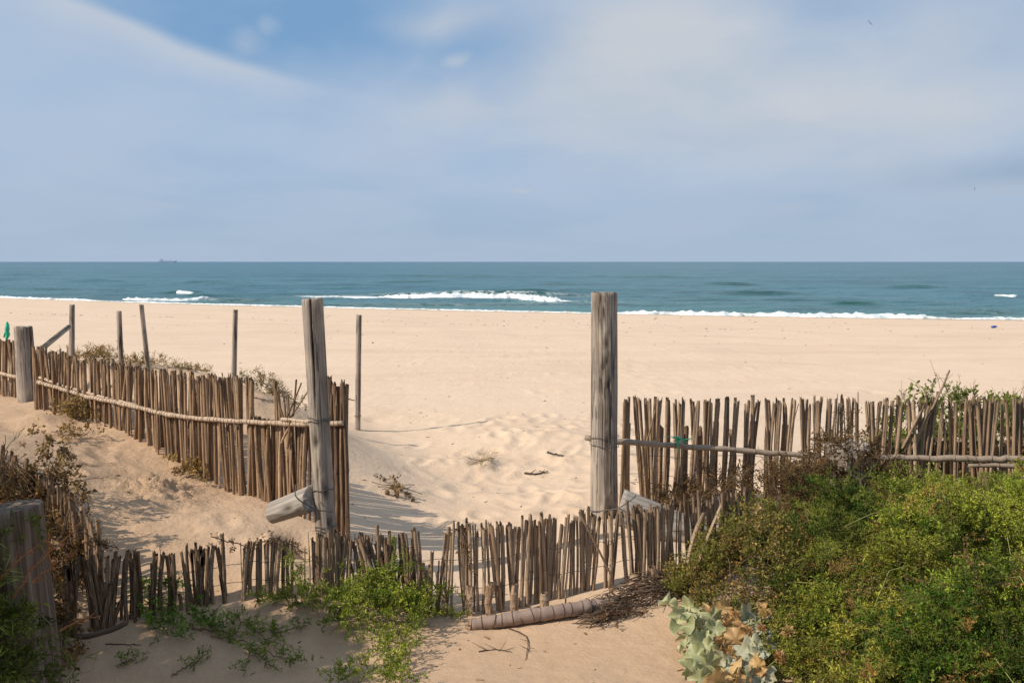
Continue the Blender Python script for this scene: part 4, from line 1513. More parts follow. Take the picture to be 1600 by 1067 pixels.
bs = thing('saltwort_shrub', (2.2, 4.8, 0), 'sprawling dense green shrub filling the lower right corner', 'shrub')
def clumps(poly, hfun, nclump, per, kind, pal, seed, rr_=(0.10, 0.22), smin=0.7, smax=1.2, var=0.35):
    """rounded leafy shoots: sprigs fan out from clump centres, leaving dark hollows between them"""
    r_ = np.random.RandomState(seed)
    A = np.array(poly)
    P, D, S, T = [], [], [], []
    k = 0
    while k < nclump:
        x, y = r_.uniform(A[:, 0].min(), A[:, 0].max()), r_.uniform(A[:, 1].min(), A[:, 1].max())
        if not in_poly(np.array([x]), np.array([y]), poly)[0]:
            continue
        k += 1
        R_ = r_.uniform(*rr_)
        hh_ = float(hfun(np.array([x]), np.array([y]))[0])
        top = h1(x, y) + hh_ * r_.uniform(0.65, 1.30)
        cz = top - R_ * 0.8
        ax = np.array([r_.uniform(-0.7, 0.5), r_.uniform(-0.7, 0.5), 1.0])
        d = r_.randn(per, 3) + ax * 0.8
        d /= np.linalg.norm(d, axis=1)[:, None]
        u = r_.uniform(0.5, 1.0, per)
        p = np.array([x, y, cz]) + d * (R_ * u)[:, None] * np.array([1.15, 1.15, 0.8])
        P.append(p)
        D.append(d + r_.randn(per, 3) * 0.3)
        S.append(r_.uniform(smin, smax, per))
        tone_ = r_.uniform(0.6, 1.5)
        T.append(pal(np.full(per, x), np.full(per, y), u, r_) * tone_)
    P, D, S, T = map(np.concatenate, (P, D, S, T))
    P[:, 2] = np.maximum(P[:, 2], H(P[:, 0], P[:, 1]) + 0.01)
    return scatter(kind, P, D, S, T, seed + 1, (0.16, 0.14, 0.05), var)


foliage_obj('foliage', bs, [
    clumps([(1.12, 4.3), (3.0, 4.4), (2.6, 2.95), (1.15, 2.95)], h_big, 50, 42, 'needle', pal_big, 29, (0.09, 0.18), 0.65, 1.1),
    clumps(BIG, h_big, 150, 54, 'needle', pal_big, 21, (0.08, 0.21), 0.6, 1.05),
    clumps(BIG, h_big, 45, 34, 'round', lambda x, y, f, r_: lerp3((0.10, 0.15, 0.015), (0.30, 0.33, 0.05), r_.rand(len(x))), 26, (0.07, 0.14), 0.6, 1.0),
    mound_plant(bs, BIG, 2000, lambda x, y: h_big(x, y) * 0.42, 'needle', pal_big, 22, 0.8, 1.2, 0.8, 0.5),
    mound_plant(bs, BIG, 260, h_big, 'drytiny', lambda x, y, f, r_: lerp3((0.14, 0.08, 0.03), (0.36, 0.22, 0.08), r_.rand(len(x))), 23, 0.8, 1.4, 0.9, 0.3)])
stems_for(bs, BIG, h_big, 70, 'stem_green', 24, 0.0035, 0.6)
stems_for(bs, BIG, h_big, 60, 'stem_brown', 25, 0.004, 0.5, 'dry_stem', 0.0)

def shoots(parent, poly, hfun, n, seed, tints, L=(0.18, 0.38), size=0.42, kind='needle'):
    r_ = np.random.RandomState(seed)
    A = np.array(poly)
    paths, P_, D_ = [], [], []
    while len(paths) < n:
        x, y = r_.uniform(A[:, 0].min(), A[:, 0].max()), r_.uniform(A[:, 1].min(), A[:, 1].max())
        if not in_poly(np.array([x]), np.array([y]), poly)[0]:
            continue
        z = h1(x, y) + float(hfun(np.array([x]), np.array([y]))[0]) * 0.75
        a = r_.uniform(0, 6.28)
        d = np.array([math.cos(a) * 0.8, math.sin(a) * 0.8, r_.uniform(0.25, 0.9)])
        l = r_.uniform(*L)
        q = np.linspace(0, 1, 9)[:, None]
        p = np.array([x, y, z]) + d * q * l + np.array([0, 0, -0.25 * l]) * q ** 2 + r_.randn(9, 3) * 0.004
        paths.append((p - np.array(parent.location), np.linspace(0.0026, 0.0010, 9)))
        k = int(l * 95)
        f = r_.uniform(1.5, 8, k)
        i0 = np.minimum(f.astype(int), 7)
        pp = p[i0] + (p[i0 + 1] - p[i0]) * (f - i0)[:, None]
        P_.append(pp)
        D_.append(d + r_.randn(k, 3) * 0.8)
    P_, D_ = np.concatenate(P_), np.concatenate(D_)
    V, F = tube(paths, 4)
    tag(add('shoot', raw_mesh('shoot', V, F, True), 'stem_green', parent), kind='stuff')
    foliage_obj('shoot_leaves', parent, [scatter(kind, P_, D_, size * r_.uniform(0.6, 1.2, len(P_)), lerp3(*tints, r_.rand(len(P_))), seed)])


shoots(bs, BIG, h_big, 190, 27, ((0.13, 0.17, 0.02), (0.36, 0.38, 0.06)))
shoots(bs, BIG, h_big, 40, 28, ((0.25, 0.15, 0.05), (0.45, 0.28, 0.09)), kind='drytiny')

# yellow-brown plant at the shrub's left edge
YB = [(1.0, 5.15), (0.80, 4.92), (0.88, 4.72), (1.15, 4.5), (1.45, 4.6), (1.6, 5.2), (1.5, 5.6), (1.3, 5.55)]
pal_y = lambda x, y, f, r_: lerp3((0.20, 0.19, 0.03), (0.42, 0.25, 0.08), np.clip(r_.rand(len(x)) * 1.2, 0, 1))
h_y = lambda x, y: 0.06 + 0.26 * sstep(dist_poly(x, y, YB), 0, 0.3) * (1 + fbm(x, y, 3.0, 2))
yb = thing('yellowing_plant', (1.15, 5.1, 0), 'yellow brown wilting plant against the low fence, left edge of the big shrub', 'plant')
foliage_obj('foliage', yb, [mound_plant(yb, YB, 60, h_y, 'dry', lambda x, y, f, r_: lerp3((0.30, 0.18, 0.07), (0.60, 0.42, 0.20), r_.rand(len(x))), 34, 0.5, 0.8, 0.9, 0.3), mound_plant(yb, YB, 480, h_y, 'drytiny', pal_y, 31, 0.8, 1.3, 0.9, 0.8),
                            mound_plant(yb, YB, 260, h_y, 'needle', lambda x, y, f, r_: lerp3((0.16, 0.17, 0.03), (0.23, 0.20, 0.05), r_.rand(len(x))), 32, 0.8, 1.4, 1.0, 0.6)])
stems_for(yb, YB, h_y, 26, 'stem_brown', 33, 0.003, 0.35)

# dry brown plant over the stump
c = at(1325, 720, 6.1)
DS = [(c.x - 0.42, 6.35), (c.x - 0.45, 5.95), (c.x - 0.1, 5.85), (c.x + 0.3, 5.95), (c.x + 0.33, 6.4), (c.x, 6.5)]
ds = thing('dry_plant', (c.x, 6.1, 0), 'dead brown climbing plant covering the grey stump at the right fence', 'plant')


def h_ds(x, y):
    return 0.40 + 0.25 * np.exp(-((x - c.x) / 0.16) ** 2) + 0.18 * fbm(x, y, 4, 2)


pal_d = lambda x, y, f, r_: lerp3((0.07, 0.038, 0.018), (0.21, 0.12, 0.055), r_.rand(len(x)))
dsx = c.x
foliage_obj('foliage', ds, [mound_plant(ds, DS, 620, h_ds, 'drytiny', pal_d, 41, 0.8, 1.4, 0.4, 0.9),
                            mound_plant(ds, DS, 120, h_ds, 'dry', pal_d, 42, 0.5, 0.9, 0.6, 0.6)], 'dry_foliage')
stems_for(ds, DS, h_ds, 26, 'stem_brown', 43, 0.003, 0.3)
tp = [at(1322, 700, 6.05), at(1327, 670, 6.05), at(1322, 645, 6.05)]
Pq = smooth_path(tp, 30)
rq = np.random.RandomState(6)
V_, F_, C_ = scatter('drytiny', Pq + rq.randn(30, 3) * 0.012, rq.randn(30, 3) + [0, 0, .8], rq.uniform(.4, .8, 30), lerp3((0.07, 0.038, 0.018), (0.2, 0.11, 0.05), rq.rand(30)), 44)
foliage_obj('foliage', ds, [(V_, F_, C_)], 'dry_foliage')

# second dry tangle among the canes, left of the stump
DT = [(1.05, 6.9), (1.05, 6.4), (1.6, 6.2), (1.95, 6.4), (1.9, 6.85)]
dt = thing('dry_plant', (1.4, 6.6, 0), 'dead brown tangle growing through the right fence beside the driftwood log', 'plant')
h_dt = lambda x, y: 0.14 + 0.20 * sstep(x, 1.1, 1.8) + 0.2 * fbm(x, y, 3, 2)
foliage_obj('foliage', dt, [mound_plant(dt, DT, 150, h_dt, 'drytiny', pal_d, 45, 0.8, 1.5, 0.6, 0.9), mound_plant(dt, DT, 60, h_dt, 'dry', pal_d, 46, 0.5, 0.8, 0.6, 0.9)], 'dry_foliage')
stems_for(dt, DT, h_dt, 20, 'stem_brown', 47, 0.003, 0.4)

# shrubs beyond the right fence
BR = [(2.55, 7.0), (2.6, 7.4), (3.0, 7.9), (4.4, 8.0), (4.6, 7.0), (3.6, 6.9)]
br = thing('shrub', (3.4, 7.4, 0), 'green leafy shrub with bare twigs showing over the right fence', 'shrub')
h_br = lambda x, y: np.clip(0.38 + 0.33 * sstep(x, 2.6, 3.5) + 0.3 * fbm(x, y, 1.8, 3), 0.1, 2)
pal_b = lambda x, y, f, r_: lerp3((0.07, 0.10, 0.018), (0.25, 0.28, 0.06), r_.rand(len(x)))
foliage_obj('foliage', br, [mound_plant(br, BR, 520, h_br, 'leafy', pal_b, 51, 0.8, 1.3, 0.9, 0.9), mound_plant(br, BR, 400, h_br, 'round', pal_b, 52, 0.8, 1.4, 1.2, 0.5),
                            mound_plant(br, BR, 160, lambda x, y: h_br(x, y) * 0.6, 'dry', lambda x, y, f, r_: lerp3((0.4, 0.22, 0.08), (0.55, 0.38, 0.2), r_.rand(len(x))), 53, 0.8, 1.3, 0.9, 0.9)])
stems_for(br, BR, h_br, 30, 'stem_brown', 54, 0.003, 0.5)


def twiggy(name, base_, top, n, seed, m='stem_brown', spread=0.35, r0=0.003, parent=None, label=None, cat='twig', leaf=None, tint=((0.1, 0.06, 0.03), (0.25, 0.15, 0.07))):
    """a branching bare stem from base to top"""
    r_ = np.random.RandomState(seed)
    b_, t_ = np.array(list(base_)), np.array(list(top))
    L = np.linalg.norm(t_ - b_)
    main = smooth_path([b_, (b_ + t_) / 2 + r_.randn(3) * 0.05 * L, t_], 14, 0.012 * L, seed)
    paths = [(main, np.linspace(r0, r0 * 0.4, 14))]
    tips = []
    ax = (t_ - b_) / L
    for k in range(n):
        f = r_.uniform(0.25, 0.95)
        p = main[int(f * 13)]
        d = ax + r_.randn(3) * spread * 2 * np.array([1, 0.6, 1])
        d /= np.linalg.norm(d)
        l = L * r_.uniform(0.15, 0.4) * (1.2 - f)
        P = smooth_path([p, p + d * l * 0.5 + r_.randn(3) * 0.06 * l, p + d * l + ax * 0.2 * l], 6)
        paths.append((P, np.linspace(r0 * 0.6, r0 * 0.25, 6)))
        tips += list(P[2:])
    own = parent is None
    if own:
        parent = thing(name, b_, label, cat)
    V, F = tube([(p - np.array(parent.location), q) for p, q in paths], 4)
    add('stem' if own else name, raw_mesh('stem', V, F, True), m, parent)
    if leaf:
        T = np.array(tips + list(main[4:]))
        nn = len(T)
        prt = scatter(leaf[0], T, r_.randn(nn, 3) + ax, np.full(nn, leaf[1]) * r_.uniform(.6, 1.2, nn), lerp3(tint[0], tint[1], r_.rand(nn)), seed)
        foliage_obj('foliage', parent, [prt], 'foliage')
    return parent


for (x0_, y0_, x1_, y1_, s_) in [(1505, 660, 1497, 583, 61), (1515, 650, 1522, 592, 62), (1430, 680, 1412, 612, 63), (1580, 650, 1583, 605, 64), (1545, 650, 1538, 612, 65), (1420, 670, 1425, 635, 66)]:
    twiggy('twig', at(x0_, y0_, 7.2), at(x1_, y1_, 7.15), 14, s_, parent=br, r0=0.0022, leaf=('drytiny', 0.22) if s_ in (63, 66) else None)


# ---- creeping green plants, centre left
def creeper(label, stems, seed, kind='round', size=0.9, dens=90, width=0.05, high=0.06, tints=((0.10, 0.155, 0.012), (0.42, 0.44, 0.06)), stem_m='stem_green', cat='plant', name='creeping_plant'):
    """stems: list of paths [(px, py, Y or None, lift)]; leafy runners follow them"""
    r_ = np.random.RandomState(seed)
    Pts, D, paths = [], [], []
    org = None
    for st in stems:
        pp = []
        for q in st:
            if q[2] is None:
                g_ = ground(q[0], q[1])
                g_.z += q[3]
                pp.append(g_)
            else:
                pp.append(at(q[0], q[1], q[2]))
        if org is None:
            org = Vector((pp[0].x, pp[0].y, h1(pp[0].x, pp[0].y)))
        P = smooth_path(pp, 26, 0.004, seed)
        paths.append((P, np.linspace(0.0035, 0.0015, 26)))
        L = np.linalg.norm(np.diff(P, axis=0), axis=1).sum()
        n = int(L * dens)
        idx = r_.uniform(0, 25, n)
        i0 = np.minimum(idx.astype(int), 24)
        q = P[i0] + (P[i0 + 1] - P[i0]) * (idx - i0)[:, None]
        q = q + r_.randn(n, 3) * width * np.array([1, 1, 0.3])
        q[:, 2] = np.maximum(q[:, 2], H(q[:, 0], q[:, 1]) - 0.01) + r_.rand(n) * high
        ax = (P[-1] - P[0]) / (np.linalg.norm(P[-1] - P[0]) + 1e-9)
        d = r_.randn(n, 3) * 0.6 + np.array([0, 0, 0.7]) + ax * 0.4
        Pts.append(q)
        D.append(d)
    Pts, D = np.concatenate(Pts), np.concatenate(D)
    t_ = thing(name, org, label, cat)
    V, F = tube([(p - np.array(org), q) for p, q in paths], 5)
    o_ = add('runner', raw_mesh('runner', V, F, True), stem_m, t_)
    n = len(Pts)
    pt = scatter(kind, Pts, D, size * r_.uniform(0.6, 1.2, n), lerp3(tints[0], tints[1], np.clip(r_.rand(n) ** 1.3, 0, 1)), seed + 3, (0.13, 0.13, 0.05))
    foliage_obj('foliage', t_, [pt])
    return t_


creeper('bright green creeping plant heaped on the sand below the low fence centre',
        [[(460, 945, 4.8, 0), (510, 948, 4.76, 0), (570, 950, 4.72, 0), (640, 960, 4.74, 0)],
         [(540, 915, 4.78, 0), (600, 922, 4.76, 0), (650, 940, 4.78, 0), (690, 958, None, .03)],
         [(520, 965, None, .05), (580, 990, None, .09), (660, 985, None, .06)],
         [(510, 960, None, .04), (540, 1005, None, .06), (610, 1015, None, .05), (650, 1000, None, .05)],
         [(550, 940, 4.74, 0), (610, 945, 4.72, 0), (665, 960, 4.74, 0)],
         [(540, 960, None, .08), (590, 965, None, .12), (640, 985, None, .08)]], 71, size=0.8, dens=140, width=0.05, high=0.06)
creeper('green plant with upright yellowish shoots climbing the fence left of the gate post foot',
        [[(480, 960, 4.85, 0), (470, 930, 4.86, 0), (455, 895, 4.86, 0), (449, 855, 4.88, 0)],
         [(490, 955, 4.84, 0), (470, 905, 4.84, 0), (462, 880, 4.86, 0)], [(500, 960, None, .03), (460, 955, None, .03), (400, 950, None, .03)],
         [(455, 930, 4.84, 0), (430, 935, 4.82, 0), (400, 965, None, 0.03)]], 72, size=0.62, dens=85, width=0.016, high=0.015,
        tints=((0.14, 0.18, 0.02), (0.32, 0.35, 0.06)))
creeper('green sprig reaching up the fence right of the gate post foot',
        [[(600, 940, 4.85, 0), (620, 905, 4.83, 0), (650, 880, 4.83, 0), (640, 900, 4.8, 0)], [(590, 930, 4.85, 0), (610, 890, 4.85, 0), (630, 868, 4.85, 0)],
         [(600, 930, 4.85, 0), (608, 890, 4.85, 0), (618, 845, 4.87, 0)], [(560, 930, 4.9, 0), (575, 905, 4.86, 0), (590, 893, 4.86, 0)]],
        73, size=0.55, dens=60, width=0.016, high=0.01, tints=((0.11, 0.17, 0.02), (0.28, 0.33, 0.05)))
creeper('dark green creeping plant at the foot of the dark cane section on the left',
        [[(208, 940, None, .03), (230, 960, None, .05), (270, 985, None, .04), (300, 990, None, .02)], [(215, 955, None, .05), (260, 945, None, .09), (300, 960, None, .04)],
         [(225, 980, None, .02), (262, 1000, None, .03), (300, 1010, None, .02)], [(290, 970, None, .03), (330, 985, None, .03), (360, 1000, None, .02)]],
        74, size=0.7, dens=100, width=0.03, high=0.03, tints=((0.07, 0.15, 0.012), (0.25, 0.38, 0.05)))
creeper('thin sparse green runners spreading over the bottom sand left of centre',
        [[(330, 1000, None, .01), (380, 1010, None, .02), (430, 1030, None, .02), (480, 1045, None, .02)], [(360, 960, None, .01), (400, 1000, None, .02), (450, 1020, None, .02)],
         [(190, 1040, None, .01), (215, 1030, None, .01)], [(270, 1060, None, .01), (320, 1035, None, .02)], [(390, 1015, None, .01), (440, 1060, None, .02)],
         [(480, 985, None, .01), (430, 1000, None, .03), (390, 1035, None, .02), (380, 1060, None, .01)], [(300, 990, None, .01), (370, 1000, None, .02), (450, 990, None, .02)]],
        75, size=0.55, dens=60, width=0.022, high=0.012, tints=((0.11, 0.17, 0.015), (0.30, 0.36, 0.05)), stem_m='stem_brown')
creeper('green sprigs at the bottom edge below the centre plant',
        [[(560, 1075, None, .02), (590, 1050, None, .05), (612, 1025, None, .06)], [(600, 1080, None, .02), (625, 1050, None, .04), (640, 1025, None, .05)], [(520, 1080, None, .02), (560, 1055, None, .03)],
         [(640, 1085, None, .03), (600, 1065, None, .05)]],
        76, size=0.65, dens=110, width=0.02, high=0.03)
creeper('tiny green sprig at the left tip of the wrapped cane bundle', [[(678, 958, None, .01), (705, 966, None, .02), (728, 974, None, .02)]], 77, size=0.5, dens=120, width=0.008, high=0.008)

# plants round the lower left stump and off its left side
LB = [(-3.1, 3.0), (-2.2, 3.1), (-1.62, 3.45), (-1.50, 3.1), (-1.38, 2.75), (-1.35, 2.2), (-3.2, 1.4)]
h_lb = lambda x, y: (0.25 + 0.62 * sstep(-x, 1.30, 1.62)) * (1 + 0.5 * fbm(x, y, 2.0, 2))
pal_l = lambda x, y, f, r_: lerp3((0.05, 0.07, 0.010), (0.19, 0.21, 0.032), r_.rand(len(x)))
lb = thing('feathery_shrub', (-2.2, 2.6, 0), 'dark feathery green shrub at the bottom left corner in front of the stump', 'shrub')
foliage_obj('foliage', lb, [mound_plant(lb, LB, 1500, h_lb, 'needle', pal_l, 81, 0.9, 1.5, 0.5, 0.9), mound_plant(lb, LB, 420, h_lb, 'grass', lambda x, y, f, r_: lerp3((0.08, 0.12, 0.015), (0.26, 0.30, 0.05), r_.rand(len(x))), 82, 0.5, 0.9, 0.8, 0.5)])
stems_for(lb, LB, h_lb, 50, 'stem_brown', 83, 0.004, 0.5)
for (x0_, y0_, x1_, y1_, s_) in [(20, 935, 128, 814, 84), (50, 910, 120, 862, 85), (0, 905, 62, 850, 86), (95, 985, 158, 962, 88), (85, 890, 78, 826, 89)]:
    twiggy('twig', at(x0_, y0_, 3.05), at(x1_, y1_, 2.98), 6, s_, 'twig_orange', 0.25, 0.0036, parent=lb)

# tall shrub outside the frame on the left, whose shade falls over the corner
TB = [(-4.0, 2.6), (-3.8, 3.8), (-3.4, 4.2), (-3.0, 4.2), (-2.75, 3.9), (-2.5, 3.2), (-2.1, 2.3), (-2.6, 1.6)]
h_tb = lambda x, y: 1.8 * (1 + 0.3 * fbm(x, y, 2.0, 2)) * sstep(dist_poly(x, y, TB), -0.1, 0.25)
tb = thing('tall_shrub', (-2.7, 2.6, 0), 'tall dark shrub standing beyond the bottom left stump', 'shrub')
foliage_obj('foliage', tb, [mound_plant(tb, TB, 5200, h_tb, 'leafy', pal_l, 91, 1.3, 2.1, 0.5, 0.95)])
stems_for(tb, TB, h_tb, 40, 'stem_brown', 92, 0.006, 0.5)

# dry brown plants behind the stump, over the side fence
DL = [tuple(at(0, 700, 5.6)[:2]), tuple(at(60, 720, 5.55)[:2]), tuple(at(105, 760, 5.3)[:2]), tuple(at(135, 830, 4.95)[:2]), tuple(at(80, 830, 4.6)[:2]), tuple(at(0, 800, 4.6)[:2]), tuple(at(-90, 760, 5.2)[:2])]
h_dl = lambda x, y: 0.10 + 0.16 * fbm(x, y, 3, 2)
dl = thing('dry_plant', at(60, 780, 5.2), 'rusty brown dry plants behind the bottom left stump', 'plant')
pal_r = lambda x, y, f, r_: lerp3((0.07, 0.032, 0.012), (0.24, 0.13, 0.045), r_.rand(len(x)))
foliage_obj('foliage', dl, [mound_plant(dl, DL, 420, h_dl, 'drytiny', pal_r, 101, 0.8, 1.4, 0.7, 0.9), mound_plant(dl, DL, 130, h_dl, 'dry', pal_r, 102, 0.6, 1.0, 0.6, 0.6)], 'dry_foliage')
stems_for(dl, DL, h_dl, 50, 'stem_brown', 103, 0.003, 0.35)
tw = twiggy('twiggy_stem', at(12, 800, 5.1), at(8, 680, 5.1), 16, 104, 'twig_dark', 0.5, 0.004, label='dark bare stem standing at the left edge above the stump', cat='twig')
twiggy('twig', at(10, 700, 5.1), at(40, 665, 5.05), 8, 105, 'twig_dark', 0.5, 0.002, parent=tw)


def leaf_heap(label, px, py, rx, ry, n, seed, size=0.9, kind='dry', pal=((0.16, 0.085, 0.035), (0.50, 0.33, 0.16)), high=0.06, stems=5, Y=None, name='dry_leaf_heap', cat='dry plant'):
    r_ = np.random.RandomState(seed)
    g_ = ground(px, py) if Y is None else at(px, py, Y)
    sx_, sy_ = rx * g_.y / FPX, ry
    P = np.stack([g_.x + r_.randn(n) * sx_ * 0.5, g_.y + r_.randn(n) * sy_ * 0.5, np.zeros(n)], 1)
    P[:, 2] = H(P[:, 0], P[:, 1]) + r_.rand(n) * high
    D = r_.randn(n, 3) * 0.8 + [0, 0, 0.6]
    t_ = thing(name, (g_.x, g_.y, h1(g_.x, g_.y)), label, cat)
    foliage_obj('foliage', t_, [scatter(kind, P, D, size * r_.uniform(0.5, 1.1, n), lerp3(*pal, r_.rand(n)), seed)], 'dry_foliage')
    paths = []
    for k in range(stems):
        a = r_.uniform(0, 6.28)
        L = r_.uniform(0.6, 1.2)
        xs = g_.x + np.linspace(-1, 1, 7) * sx_ * L * math.cos(a)
        ys = g_.y + np.linspace(-1, 1, 7) * sy_ * L * math.sin(a)
        P = np.stack([xs, ys, H(xs, ys) + high * (0.3 + 0.5 * r_.rand(7))], 1) - np.array(t_.location)
        paths.append((P, 0.0025))
    if paths:
        V, F = tube(paths, 4)
        add('stem', raw_mesh('stem', V, F, True), 'stem_brown', t_)
    return t_


GOLD = ((0.22, 0.13, 0.045), (0.52, 0.36, 0.15))
leaf_heap('curled tan dry leaves on the sand halfway up the left dune', 118, 688, 34, 0.14, 16, 111, 0.9, pal=GOLD)
leaf_heap('golden dry plant at the fence foot on the upper left dune', 125, 655, 48, 0.16, 44, 112, 1.0, pal=((0.12, 0.075, 0.025), (0.40, 0.27, 0.10)), high=0.12)
leaf_heap('golden dry leaves against the middle of the long left fence foot', 305, 745, 36, 0.15, 34, 113, 0.9, pal=GOLD, high=0.07)
leaf_heap('brown dry leaves hanging over the side fence top', 85, 728, 40, 0.14, 40, 114, 1.0, Y=5.5, pal=((0.10, 0.055, 0.025), (0.42, 0.27, 0.13)), high=0.34)
leaf_heap('brown dry leaves above the corner of the side fence', 115, 775, 26, 0.12, 20, 115, 0.9, Y=5.15, pal=((0.10, 0.055, 0.02), (0.46, 0.28, 0.12)), high=0.34)
leaf_heap('rusty dead leaves and stems between the bottom left stump and the low fence', 92, 930, 34, 0.2, 46, 117, 0.9, Y=4.45, pal=((0.07, 0.035, 0.015), (0.30, 0.17, 0.06)), high=0.26, stems=12)
hp = leaf_heap('small dry plant with round brown seed heads on the sand in the gateway', 620, 768, 34, 0.12, 12, 116, 0.7, pal=((0.15, 0.08, 0.035), (0.40, 0.26, 0.12)))


def ball_mesh(r_, seed, nseg=8):
    V = []
    rs = np.random.RandomState(seed)
    for i in range(nseg // 2 + 1):
        th = i / (nseg // 2) * math.pi
        for j in range(nseg):
            a = j / nseg * 2 * math.pi
            q = r_ * (1 + 0.2 * rs.randn() * 0.5)
            V.append((q * math.sin(th) * math.cos(a), q * math.sin(th) * math.sin(a), q * math.cos(th)))
    F = []
    for i in range(nseg // 2):
        for j in range(nseg):
            F.append((i * nseg + j, (i + 1) * nseg + j, (i + 1) * nseg + (j + 1) % nseg, i * nseg + (j + 1) % nseg))
    return raw_mesh('seed_head', V, F, False)


sh = ball_mesh(0.017, 4)
sh.materials.append(M['stem_brown'])
rs_ = random.Random(9)
for (px, py) in [(600, 750), (613, 762), (626, 765), (605, 770), (640, 776), (645, 781), (620, 773), (634, 772), (623, 758)]:
    g_ = ground(px, py + 5)
    add('seed_head', sh, None, hp, Vector((g_.x, g_.y, g_.z + 0.02)) - hp.location, scale=(rs_.uniform(.7, 1.2),) * 3)

leaf_heap('wispy dry grass tuft on a low sand mound in the gateway', 752, 722, 26, 0.16, 26, 121, 0.55, 'grass', ((0.30, 0.22, 0.09), (0.48, 0.38, 0.2)), 0.02, 4, name='grass_tuft', cat='grass tuft')
# dune plants beyond the left fence
DUNEP = ((0.20, 0.12, 0.03), (0.60, 0.38, 0.13))
leaf_heap('brown green dune plants beside the far left thin post', 95, 553, 26, 0.4, 60, 131, 0.85, 'drytiny', ((0.08, 0.075, 0.02), (0.36, 0.26, 0.09)), 0.07, 6, Y=10.0, name='dune_plant', cat='dune plant')
leaf_heap('largest brown dune plant between the upright and far left thin posts', 150, 553, 36, 0.4, 150, 132, 0.95, 'drytiny', DUNEP, 0.10, 6, Y=9.9, name='dune_plant', cat='dune plant')
leaf_heap('brown dune plant around the slanting thin post', 222, 562, 36, 0.4, 110, 133, 0.85, 'drytiny', DUNEP, 0.08, 6, Y=9.4, name='dune_plant', cat='dune plant')
leaf_heap('low brown dune plant on the dune crest above the fence middle', 295, 566, 40, 0.35, 90, 134, 0.75, 'drytiny', DUNEP, 0.05, 6, Y=9.4, name='dune_plant', cat='dune plant')
leaf_heap('small green dune plant just right of the thin post behind the fence end', 385, 578, 18, 0.3, 36, 135, 0.8, 'drytiny', ((0.08, 0.10, 0.03), (0.25, 0.24, 0.09)), 0.06, 4, Y=9.0, name='dune_plant', cat='dune plant')
leaf_heap('rounded golden brown dune plant left of the cracked gate post', 432, 600, 34, 0.4, 140, 136, 0.9, 'drytiny', ((0.14, 0.10, 0.03), (0.44, 0.30, 0.13)), 0.14, 6, Y=8.6, name='dune_plant', cat='dune plant')


# dark curled leaves on top of the low fence
def draped(label, pts, seed, m='twig_dark', leaf=('dry', 0.32), dens=80, tints=((0.05, 0.03, 0.02), (0.2, 0.12, 0.06))):
    r_ = np.random.RandomState(seed)
    P = smooth_path([at(*p) for p in pts], 30, 0.003, seed)
    t_ = thing('dry_vine', P[0], label, 'vine')
    V, F = tube([(P - P[0], 0.003)], 5)
    add('stem', raw_mesh('stem', V, F, True), m, t_)
    L = np.linalg.norm(np.diff(P, axis=0), axis=1).sum()
    n = int(L * dens)
    q = P[r_.randint(0, 30, n)] + r_.randn(n, 3) * 0.008
    foliage_obj('foliage', t_, [scatter(leaf[0], q, r_.randn(n, 3), leaf[1] * r_.uniform(.6, 1.2, n), lerp3(*tints, r_.rand(n)), seed)], 'dry_foliage')


draped('dark dry vine draped over the low fence left of the gate post', [(330, 838, 4.9), (365, 848, 4.9), (395, 855, 4.9), (430, 838, 4.93), (475, 862, 4.9)], 141)
draped('brown dry vine on the corner of the side fence and low fence', [(120, 825, 4.8), (150, 845, 4.78), (185, 858, 4.75)], 142)
draped('dry vine tangled in the low fence centre', [(722, 822, 4.86), (728, 850, 4.86), (735, 890, 4.86)], 143, dens=50)

# root and straw pile at the right end of the wrapped bundle
rp = thing('root_pile', ground(985, 955), 'dark brown heap of dry roots and straw beside the wrapped cane bundle', 'root pile')
r_ = np.random.RandomState(8)
paths = []
c0 = ground(985, 950)
for k in range(330):
    u = r_.uniform(-1, 1)
    x = c0.x + 0.02 + u * 0.26
    y = c0.y + r_.uniform(-0.09, 0.16) + 0.14 * u
    hgt = 0.085 * (1 - u * u) + 0.01
    a = r_.normal(0.35, 0.5)
    L = r_.uniform(0.05, 0.16)
    q = np.linspace(-1, 1, 7)
    xs, ys = x + q * L * math.cos(a) * 0.6, y + q * L * math.sin(a) * 0.6 + 0.015 * q ** 2
    zs = H(xs, ys) + r_.rand() * hgt + 0.02 * (1 - q ** 2) * r_.rand() + 0.005 * r_.randn(7) * 0.6
    paths.append((np.stack([xs, ys, zs], 1) - np.array(rp.location), r_.uniform(0.0012, 0.0032)))
V, F = tube(paths, 4)
tag(add('strands', raw_mesh('strands', V, F, True), 'root_brown', rp), kind='stuff')
leaf_heap('crumbled dry leaf litter below the root pile', 955, 965, 46, 0.12, 26, 145, 0.6, 'dry', ((0.06, 0.035, 0.02), (0.3, 0.18, 0.1)), 0.02)


